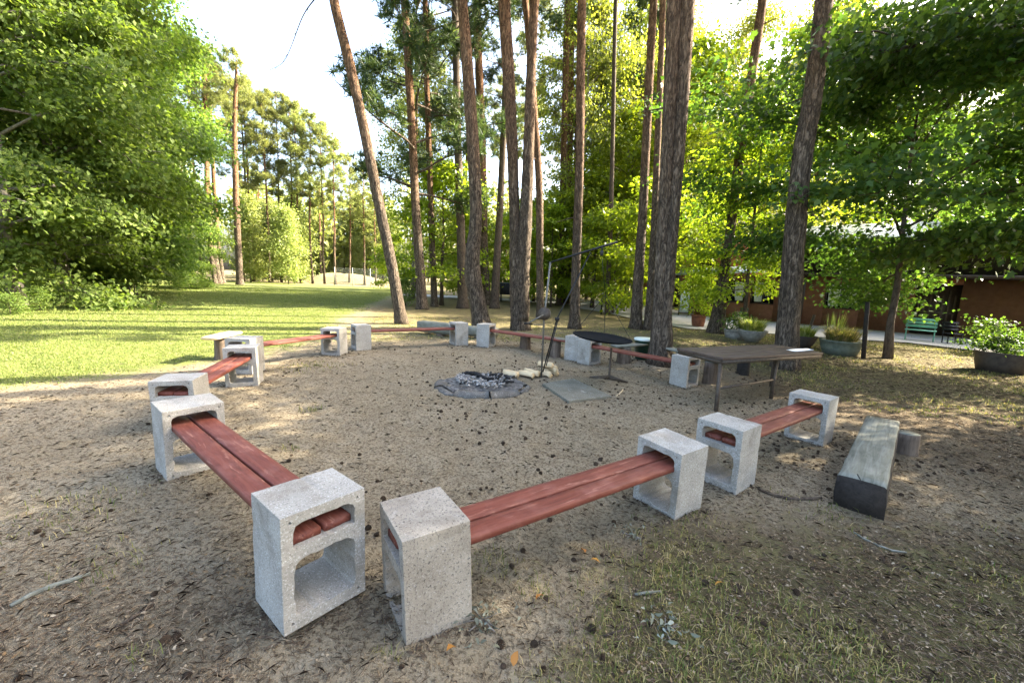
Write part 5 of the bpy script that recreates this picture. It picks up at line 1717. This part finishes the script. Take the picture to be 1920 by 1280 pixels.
# black boxy stand between the trunks
p = at_g(960, 566)
bx_ = empty('box_stand', tuple(p), 'black boxy stand on thin legs between the slim dark trunk and the forked pine', 'stand', (0, 0, 0.1))
MB().box((0, 0, 0.85), (1.7, 0.7, 0.75)).build('box', M['iron'], bx_, bevel=0.02)
MB().box((0, 0, 1.245), (1.8, 0.8, 0.03)).build('lid', M['roof'], bx_)
for sx in (-1, 1):
    for sy in (-1, 1):
        MB().tube([[sx * 0.75, sy * 0.3, -0.02], [sx * 0.75, sy * 0.3, 0.48]], 0.025, 6).build('leg', M['iron'], bx_)

# mint bench and chairs at the building
def seat_thing(px, name, label, mat, w, rot, scale=1.0):
    p = at_g(*px)
    t = empty(name, tuple(p), label, 'bench' if 'bench' in name else 'chair', (0, 0, rot), None, (scale,) * 3)
    mb = MB()
    for k in range(4): mb.box((0, -0.16 + k * 0.11, 0.44), (w, 0.09, 0.03))
    mb.build('seat', M[mat], t)
    mb = MB()
    for k in range(3): mb.box((0, 0.24 + 0.02 * k, 0.58 + k * 0.13), (w, 0.025, 0.10))
    mb.build('backrest', M[mat], t)
    for sx in (-1, 1):
        MB().tube([[sx * (w / 2 - 0.05), -0.17, 0], [sx * (w / 2 - 0.05), -0.15, 0.43]], 0.02, 6).build('leg', M[mat], t)
        MB().tube([[sx * (w / 2 - 0.05), 0.2, 0], [sx * (w / 2 - 0.05), 0.23, 0.43], [sx * (w / 2 - 0.05), 0.3, 0.9]], 0.02, 6).build('leg', M[mat], t)
    return t


seat_thing((1722, 640), 'garden_bench', 'mint green slatted bench against the lodge wall right of the gate', 'mint', 0.9, fang, 0.85)
seat_thing((1783, 646), 'garden_chair', 'dark metal chair at the lodge wall right of the mint bench', 'iron', 0.5, fang + 0.4, 0.8)
seat_thing((1376, 622), 'garden_chair', 'dark green chair tucked behind the foot of the right-leaning pine', 'bin', 0.5, fang - 0.8, 0.95)

# thin sapling with a stake on the lawn
p = at_g(253, 557)
sp_ = empty('sapling', tuple(p), 'thin young sapling tied to a stake at the left edge of the lawn', 'sapling')
MB().tube([[0, 0, -0.05], [0.03, 0, 0.9], [0.0, 0.02, 1.7]], np.array([0.03, 0.022, 0.008]), 6).build('stem', M['bark_g'], sp_)
MB().tube([[0.13, 0, -0.05], [0.10, 0, 1.1]], 0.025, 6).build('stake', M['greywood'], sp_)
link('foliage', make_broadleaf(91, 1.6, 0.4, 0.6, 8, 160, 0.09, M['l_left'], M['bark_g'], S_DIAMOND, (1.1, 0.6), 0.4, 0.01, 0.3, 0.12, 0.7, 2)[1], sp_, (0, 0, 0.2))

# ------------------------------------------------------------------ loose sticks, wilted plants, leaves
def stick(pts, r, mat, label, cat='stick'):
    P = np.array([at_g(*q) + [0, 0, r * 0.7] for q in pts])
    P = resample(P, 0.06)
    P[:, 2] = np.array([gz1(a, b) for a, b in P[:, :2]]) + r * 0.7
    c = P.mean(0)
    rr = r * (0.5 + 0.5 * np.sin(np.linspace(0.5, 2.6, len(P))))
    o = MB().tube(P - c, rr, 7, True, 0.2, int(pts[0][0])).build('stick', M[mat], None, True, tuple(c))
    return tag(o, label, cat, 'sticks lying on the ground')


stick([(20, 1138), (70, 1112), (120, 1095), (170, 1078)], 0.012, 'greywood', 'long pale bark-stripped stick on the sand at the left')
stick([(1422, 918), (1450, 930), (1490, 938), (1540, 935)], 0.012, 'bark_d', 'dark curved root-like stick between the right benches and the beam')
stick([(1190, 1114), (1212, 1112), (1240, 1111)], 0.009, 'greywood', 'short grey twig on the grass below the front bench')
stick([(1155, 742), (1163, 737), (1168, 730)], 0.009, 'palewood', 'pale bent stick right of the flat concrete slab')
stick([(1130, 1192), (1170, 1180), (1210, 1168)], 0.007, 'bark_d', 'thin dark twig in the dry grass at the bottom')
stick([(215, 1180), (250, 1160), (290, 1138)], 0.007, 'bark_d', 'thin dark twig on the sand left of the nearest left block')
stick([(1600, 1000), (1650, 1025), (1700, 1036)], 0.007, 'greywood', 'thin twig below the old beam bench')


def wilt(px, n, r, label, seed):
    rng = np.random.default_rng(seed)
    p = at_g(*px)
    C = np.stack([rng.normal(0, r, n), rng.normal(0, r, n), np.abs(rng.normal(0, 0.022, n)) + 0.012], 1)
    gg = gz(p[0] + C[:, 0], p[1] + C[:, 1]) - p[2]
    C[:, 2] += gg
    A = rng.normal(0, 1, (n, 3)) * [1, 1, 0.35]; N = rng.normal(0, 0.7, (n, 3)) + [0, 0, 0.8]
    V, F = leafset(C, A, N, rng.uniform(0.018, 0.045, n), S_LEAF * np.array([0.6, 1, 4.0]))
    t = empty('wilted_plant', tuple(p), label, 'wilted plant', group='wilted grey-green plants')
    link('leaves', mesh('leaves', V, [F], M['wilt']), t)
    mb = MB()
    for k in range(6):
        a = rng.uniform(0, 6.28)
        mb.tube([[0, 0, 0.01], [r * 1.2 * math.cos(a), r * 1.2 * math.sin(a), 0.02 + gz1(p[0] + r * 1.2 * math.cos(a), p[1] + r * 1.2 * math.sin(a)) - p[2]]], 0.003, 5)
    mb.build('stems', M['bark_g'], t)
    return t


wilt((905, 1165), 60, 0.075, 'wilted grey-green sprig at the foot of the nearest concrete block', 1)
wilt((1247, 1180), 40, 0.055, 'wilted grey-green sprig on the grass at the bottom middle-right', 2)
wilt((1185, 1008), 26, 0.05, 'small wilted grey-green sprig just under the front red bench', 3)
for k, (px, lab) in enumerate([((1018, 1122), 'pointed orange leaf upright in the grass under the front bench'), ((1125, 1058), 'folded orange-brown leaf on the dark litter under the front bench'),
                               ((1090, 1033), 'yellowish leaf nearest the front bench'), ((962, 1254), 'orange leaf at the bottom edge of the picture'),
                               ((1340, 1100), 'pale orange leaf on the grass right of the grey twig'), ((853, 1216), 'russet leaf at the foot of the nearest block')]):
    p = at_g(*px)
    rng = np.random.default_rng(k + 40)
    V, F = leafset(np.array([[0, 0, 0.0]]), np.array([[rng.normal(), rng.normal(), 0.5]]), np.array([[rng.normal(0, .5), rng.normal(0, .5), 1]]), np.array([0.055]), S_LEAF * [0.9, 1, 3])
    o = link('fallen_leaf', mesh('fallen_leaf', V, [F], M['orange']), None, (p[0], p[1], p[2] + 0.012))
    tag(o, lab, 'leaf', 'fallen orange leaves')

# ------------------------------------------------------------------ pine cones
rng = np.random.default_rng(77)
V, F = [], []
n = 9
prof = []
rows = 9
cone = MB()
cone.lathe([(0.15, -0.5), (0.42, -0.25), (0.45, 0.0), (0.3, 0.35), (0.06, 0.6)], n=8)
for i in range(rows):
    f = i / (rows - 1)
    z = -0.45 + f * 1.0
    r = 0.5 * math.sin(PI * (0.22 + 0.72 * f)) ** 0.8
    for j in range(7):
        a = (j + 0.5 * (i % 2)) * 2 * PI / 7
        d = np.array([math.cos(a), math.sin(a), 0]); s = np.array([-d[1], d[0], 0])
        c = d * r * 0.55 + [0, 0, z - 0.05]
        e = d * (r + 0.16) + [0, 0, z + 0.10]
        cone.add([c - s * 0.1, c + s * 0.1, e + s * 0.15, e - s * 0.15, e + [0, 0, -0.07]], [[[0, 1, 2, 3]], [[3, 2, 4]]])
cm = mesh('pine_cone', np.concatenate(cone.V), [np.concatenate(f) for f in cone.F.values()], M['cone'])


def inside_block(x, y):
    for v in BLK.values():
        c, s = math.cos(-math.radians(v[2])), math.sin(-math.radians(v[2]))
        dx, dy = x - v[0], y - v[1]
        u, w_ = c * dx - s * dy, s * dx + c * dy
        if abs(u) < BW / 2 + 0.02 and abs(w_) < BD / 2 + 0.02: return True
    return False


cand = []
while len(cand) < 820:
    y = 0.9 + 9.6 * rng.random() ** 0.95
    x = rng.uniform(-3.6, 4.6)
    if vnoise(np.array([[x * 1.3, y * 1.3]]), 41)[0] < rng.uniform(-0.7, 0.7): continue
    if math.hypot((x - 0.2) / 4.1, (y - 5.4) / 4.4) > 1.1: continue
    if x < -1.2 - 0.1 * y and rng.random() < 0.75: continue
    if math.hypot(x - FC[0], y - FC[1]) < 0.72 or inside_block(x, y): continue
    if lawn_mask(np.array([x]), np.array([y]))[0] > 0.3: continue
    cand.append((x, y))
cand.sort(key=lambda q: math.hypot(*q))
ind, rest = cand[:300], cand[300:]
cmV = np.concatenate(cone.V)
bigV, bigF = [], {3: [], 4: [], 8: []}
off = 0
cf = {k: np.concatenate(v) for k, v in cone.F.items()}
for k, (x, y) in enumerate(ind + rest):
    s = rng.choice([0.013, 0.018, 0.022, 0.027]) * rng.uniform(0.85, 1.15)
    e = Euler((rng.uniform(0.9, 2.0), rng.normal(0, 0.4), rng.uniform(0, 6.28)))
    z = gz1(x, y) + s * rng.uniform(0.05, 0.4)
    if k < 300:
        o = link('pine_cone', cm, None, (x, y, z), e, (s, s, s))
        tag(o, 'small dark pine cone lying on the sandy ground inside the ring', 'pine cone', 'pine cones on the ground')
    else:
        bigV.append((cmV * s) @ np.array(e.to_matrix()).T + [x, y, z])
        for kk, f in cf.items(): bigF[kk].append(f + off)
        off += len(cmV)
tag(link('pine_cones', mesh('pine_cones', np.concatenate(bigV), [np.concatenate(v) for v in bigF.values() if v], M['cone'])), 'scatter of dark pine cones on the farther ground', 'pine cones', kind='stuff')

# ------------------------------------------------------------------ grass and litter (uncountable)
def vis_sample(n, ylo, yhi, pw, rng):
    y = ylo + (yhi - ylo) * rng.random(n) ** pw
    x = (rng.random(n) * 2 - 1) * (y * 1.28 + 2.0)
    return x, y


def blades(x, y, h, w, rng, lean=0.5):
    n = len(x)
    a = rng.uniform(0, 6.28, n)
    d = np.stack([np.cos(a), np.sin(a), np.zeros(n)], 1)
    s = np.stack([-d[:, 1], d[:, 0], np.zeros(n)], 1) * (w * 0.5)[:, None]
    p = np.stack([x, y, gz(x, y) - 0.004], 1)
    up = np.array([0, 0, 1.0])
    le = (rng.random(n) * lean)[:, None]
    m_ = p + up * (h * 0.55)[:, None] + d * le * (h * 0.3)[:, None]
    t_ = p + up * (h * 0.95)[:, None] * (1 - 0.35 * le) + d * le * (h * 1.0)[:, None]
    V = np.stack([p - s, p + s, m_ + s * 0.8, m_ - s * 0.8, t_], 1).reshape(-1, 3)
    b = np.arange(n)[:, None] * 5
    return V, [b + np.array([0, 1, 2, 3]), b + np.array([3, 2, 4])]


rng = np.random.default_rng(55)
# lawn
x, y = vis_sample(420000, 3.2, 34, 1.5, rng)
lm_ = lawn_mask(x, y) + 0.5 * fbm(np.stack([x, y], 1) * 1.3, 3, 60)
k = (lm_ > 0.45 + 0.3 * rng.random(len(x))) & (x > -1.25 * y - 1)
x, y = x[k][:120000], y[k][:120000]
dist = np.hypot(x, y)
V, F = blades(x, y, rng.uniform(0.018, 0.042, len(x)) * (1 + dist * 0.01), 0.003 + 0.0009 * dist, rng, 1.2)
tag(link('lawn_grass', mesh('lawn_grass', V, F, M['grass'])), 'short sunlit lawn grass left of the ring', 'grass', kind='stuff')
# wild grass in tufts: foreground right, ring outside, road side
cx, cy_ = vis_sample(36000, 0.75, 16, 2.1, rng)
_, ms, _ = masks(cx, cy_)
nz = fbm(np.stack([cx, cy_], 1) * 1.8, 3, 70)
k = ms * (0.65 + 2.0 * nz) > 0.2 + 0.5 * rng.random(len(cx))
cx, cy_ = cx[k], cy_[k]
rep = rng.integers(4, 13, len(cx))
x = np.repeat(cx, rep) + rng.normal(0, 0.045, rep.sum()) * (1 + 0.05 * np.repeat(cy_, rep)); y = np.repeat(cy_, rep) + rng.normal(0, 0.045, rep.sum()) * (1 + 0.05 * np.repeat(cy_, rep))
ex = []
for (px, py, nn, r) in ((560, 690, 160, 0.25), (600, 685, 130, 0.2), (585, 768, 70, 0.06), (545, 840, 40, 0.05), (740, 1235, 16, 0.02), (715, 1225, 10, 0.02), (1010, 1110, 80, 0.06), (1225, 1075, 120, 0.08), (1900, 1100, 150, 0.1), (930, 1060, 120, 0.07), (1600, 1195, 90, 0.07), (1275, 1240, 60, 0.06), (120, 960, 200, 0.18), (210, 1060, 90, 0.12), (260, 1235, 30, 0.04)):
    p = at_g(px, py)
    ex.append((p[0] + rng.normal(0, r, nn), p[1] + rng.normal(0, r, nn)))
x = np.concatenate([x] + [e[0] for e in ex]); y = np.concatenate([y] + [e[1] for e in ex])
kk = np.array([not inside_block(a, b) for a, b in zip(x, y)]); x, y = x[kk], y[kk]
dist = np.hypot(x, y)
V, F = blades(x, y, rng.uniform(0.012, 0.062, len(x)), 0.0019 + 0.0008 * dist, rng, 1.3)
tag(link('wild_grass', mesh('wild_grass', V, F, M['wgrass'])), 'sparse wild grass tufts on the trodden ground', 'grass', kind='stuff')


def litter(name, n, ylo, yhi, pw, ln, wd, mat, label, seed, weight, flat=0.35, curve=0.3):
    rng = np.random.default_rng(seed)
    x, y = vis_sample(n * 3, ylo, yhi, pw, rng)
    k = rng.random(len(x)) < weight(x, y)
    x, y = x[k][:n], y[k][:n]
    m_ = len(x)
    dist = np.hypot(x, y)
    a = rng.uniform(0, 6.28, m_)
    A = np.stack([np.cos(a), np.sin(a), rng.normal(0, flat * 0.4, m_)], 1)
    N = np.stack([rng.normal(0, flat, m_), rng.normal(0, flat, m_), np.ones(m_)], 1)
    C = np.stack([x, y, gz(x, y) + 0.003 + 0.006 * rng.random(m_)], 1)
    L = rng.uniform(ln[0], ln[1], m_) * (1 + 0.05 * dist)
    sh = np.array([[-wd, 0, 0], [wd, 0, 0], [wd * 0.9, 0.5, curve * 0.25], [wd * 0.4, 1, 0], [-wd * 0.4, 1, 0], [-wd * 0.9, 0.5, curve * 0.25]])
    V, F = leafset(C, A, N, L, sh)
    tag(link(name, mesh(name, V, [F], M[mat])), label, 'litter', kind='stuff')


def w_need(x, y):
    l, mo, hu = masks(x, y)
    return (0.28 + 0.75 * hu) * (1 - l) * (0.5 + 0.6 * (fbm(np.stack([x, y], 1) * 1.5, 3, 81) + 0.5))


litter('needle_litter', 190000, 0.7, 12, 1.9, (0.010, 0.042), 0.032, 'litter', 'brown pine needles and straw strewn over the ground', 201, w_need)
def w_chip(x, y):
    l, mo, hu = masks(x, y)
    return (0.06 + 0.7 * hu) * (1 - l)
litter('leaf_bits', 27000, 0.7, 12, 1.8, (0.005, 0.017), 0.32, 'chips', 'pale bits of dry leaf and bark on the ground', 202, w_chip, 0.5, 0.8)
litter('twig_litter', 12000, 0.7, 12, 1.7, (0.015, 0.055), 0.02, 'crumb', 'thin dark twigs and needles scattered on the ground', 204, lambda x, y: 0.35 + 0.4 * masks(x, y)[2] - 0.35 * masks(x, y)[0], 0.3, 0.6)
rng = np.random.default_rng(211)
bx_s, by_s = [], []
for v in BLK.values():
    k = 190
    sd = rng.integers(0, 4, k); t_ = rng.uniform(-1.1, 1.1, k); o_ = np.abs(rng.normal(0, 0.045, k)) + 0.006
    u = np.where(sd == 0, BW / 2 + o_, np.where(sd == 1, -BW / 2 - o_, t_ * BW / 2)); w_ = np.where(sd == 2, BD / 2 + o_, np.where(sd == 3, -BD / 2 - o_, t_ * BD / 2))
    c, s_ = math.cos(math.radians(v[2])), math.sin(math.radians(v[2]))
    bx_s.append(v[0] + c * u - s_ * w_); by_s.append(v[1] + s_ * u + c * w_)
bx_s, by_s = np.concatenate(bx_s), np.concatenate(by_s)
k = len(bx_s)
a = rng.uniform(0, 6.28, k)
V, F = leafset(np.stack([bx_s, by_s, gz(bx_s, by_s) + rng.uniform(0.002, 0.014, k)], 1), np.stack([np.cos(a), np.sin(a), rng.normal(0, 0.3, k)], 1), rng.normal(0, 0.5, (k, 3)) + [0, 0, 1], rng.uniform(0.008, 0.035, k),
               np.array([[-0.12, 0, 0], [0.12, 0, 0], [0.15, 0.5, 0.1], [0.05, 1, 0], [-0.05, 1, 0], [-0.15, 0.5, 0.1]]))
tag(link('block_litter', mesh('block_litter', V, [F], M['crumb'])), 'dark crumbs and needles gathered along the feet of the blocks', 'litter', kind='stuff')
litter('dark_bits', 34000, 0.7, 12, 1.8, (0.005, 0.014), 0.3, 'crumb', 'dark crumbs of bark and soil on the ground', 203, lambda x, y: 0.15 + 0.5 * masks(x, y)[2], 0.5, 0.6)

# ------------------------------------------------------------------ light
SUN_AZ, SUN_EL = math.radians(72), math.radians(34)     # azimuth clockwise from +Y (the way the camera looks)
sd = Vector((math.sin(SUN_AZ) * math.cos(SUN_EL), math.cos(SUN_AZ) * math.cos(SUN_EL), math.sin(SUN_EL)))
sl = bpy.data.lights.new('sun', 'SUN')
sl.energy = 5.0
sl.angle = math.radians(0.5)
sl.color = (1.0, 0.90, 0.72)
so = bpy.data.objects.new('sun', sl)
COL.objects.link(so)
so.rotation_euler = sd.to_track_quat('Z', 'Y').to_euler()
so.location = (30, 20, 30)
w = bpy.data.worlds.new('World')
SC.world = w
w.use_nodes = True
nt = w.node_tree
bg = nt.nodes['Background']
sk = nt.nodes.new('ShaderNodeTexSky')
sk.sky_type = 'NISHITA'
sk.sun_disc = False
sk.sun_elevation = SUN_EL
sk.sun_rotation = SUN_AZ
sk.air_density = 1.0
sk.dust_density = 6.0
sk.ozone_density = 1.0
nt.links.new(sk.outputs[0], bg.inputs[0])
bg.inputs[1].default_value = 0.145

vs = SC.view_settings
SC.display_settings.display_device = 'sRGB'
vs.view_transform = 'Standard'
vs.look = 'None'
vs.exposure = 2.92
vs.gamma = 1.0
SC.render.engine = 'CYCLES'
cy = SC.cycles
cy.max_bounces = 6
cy.diffuse_bounces = 4
cy.glossy_bounces = 2
cy.transmission_bounces = 4
cy.transparent_max_bounces = 4
cy.use_denoising = True
cy.caustics_reflective = False
cy.caustics_refractive = False
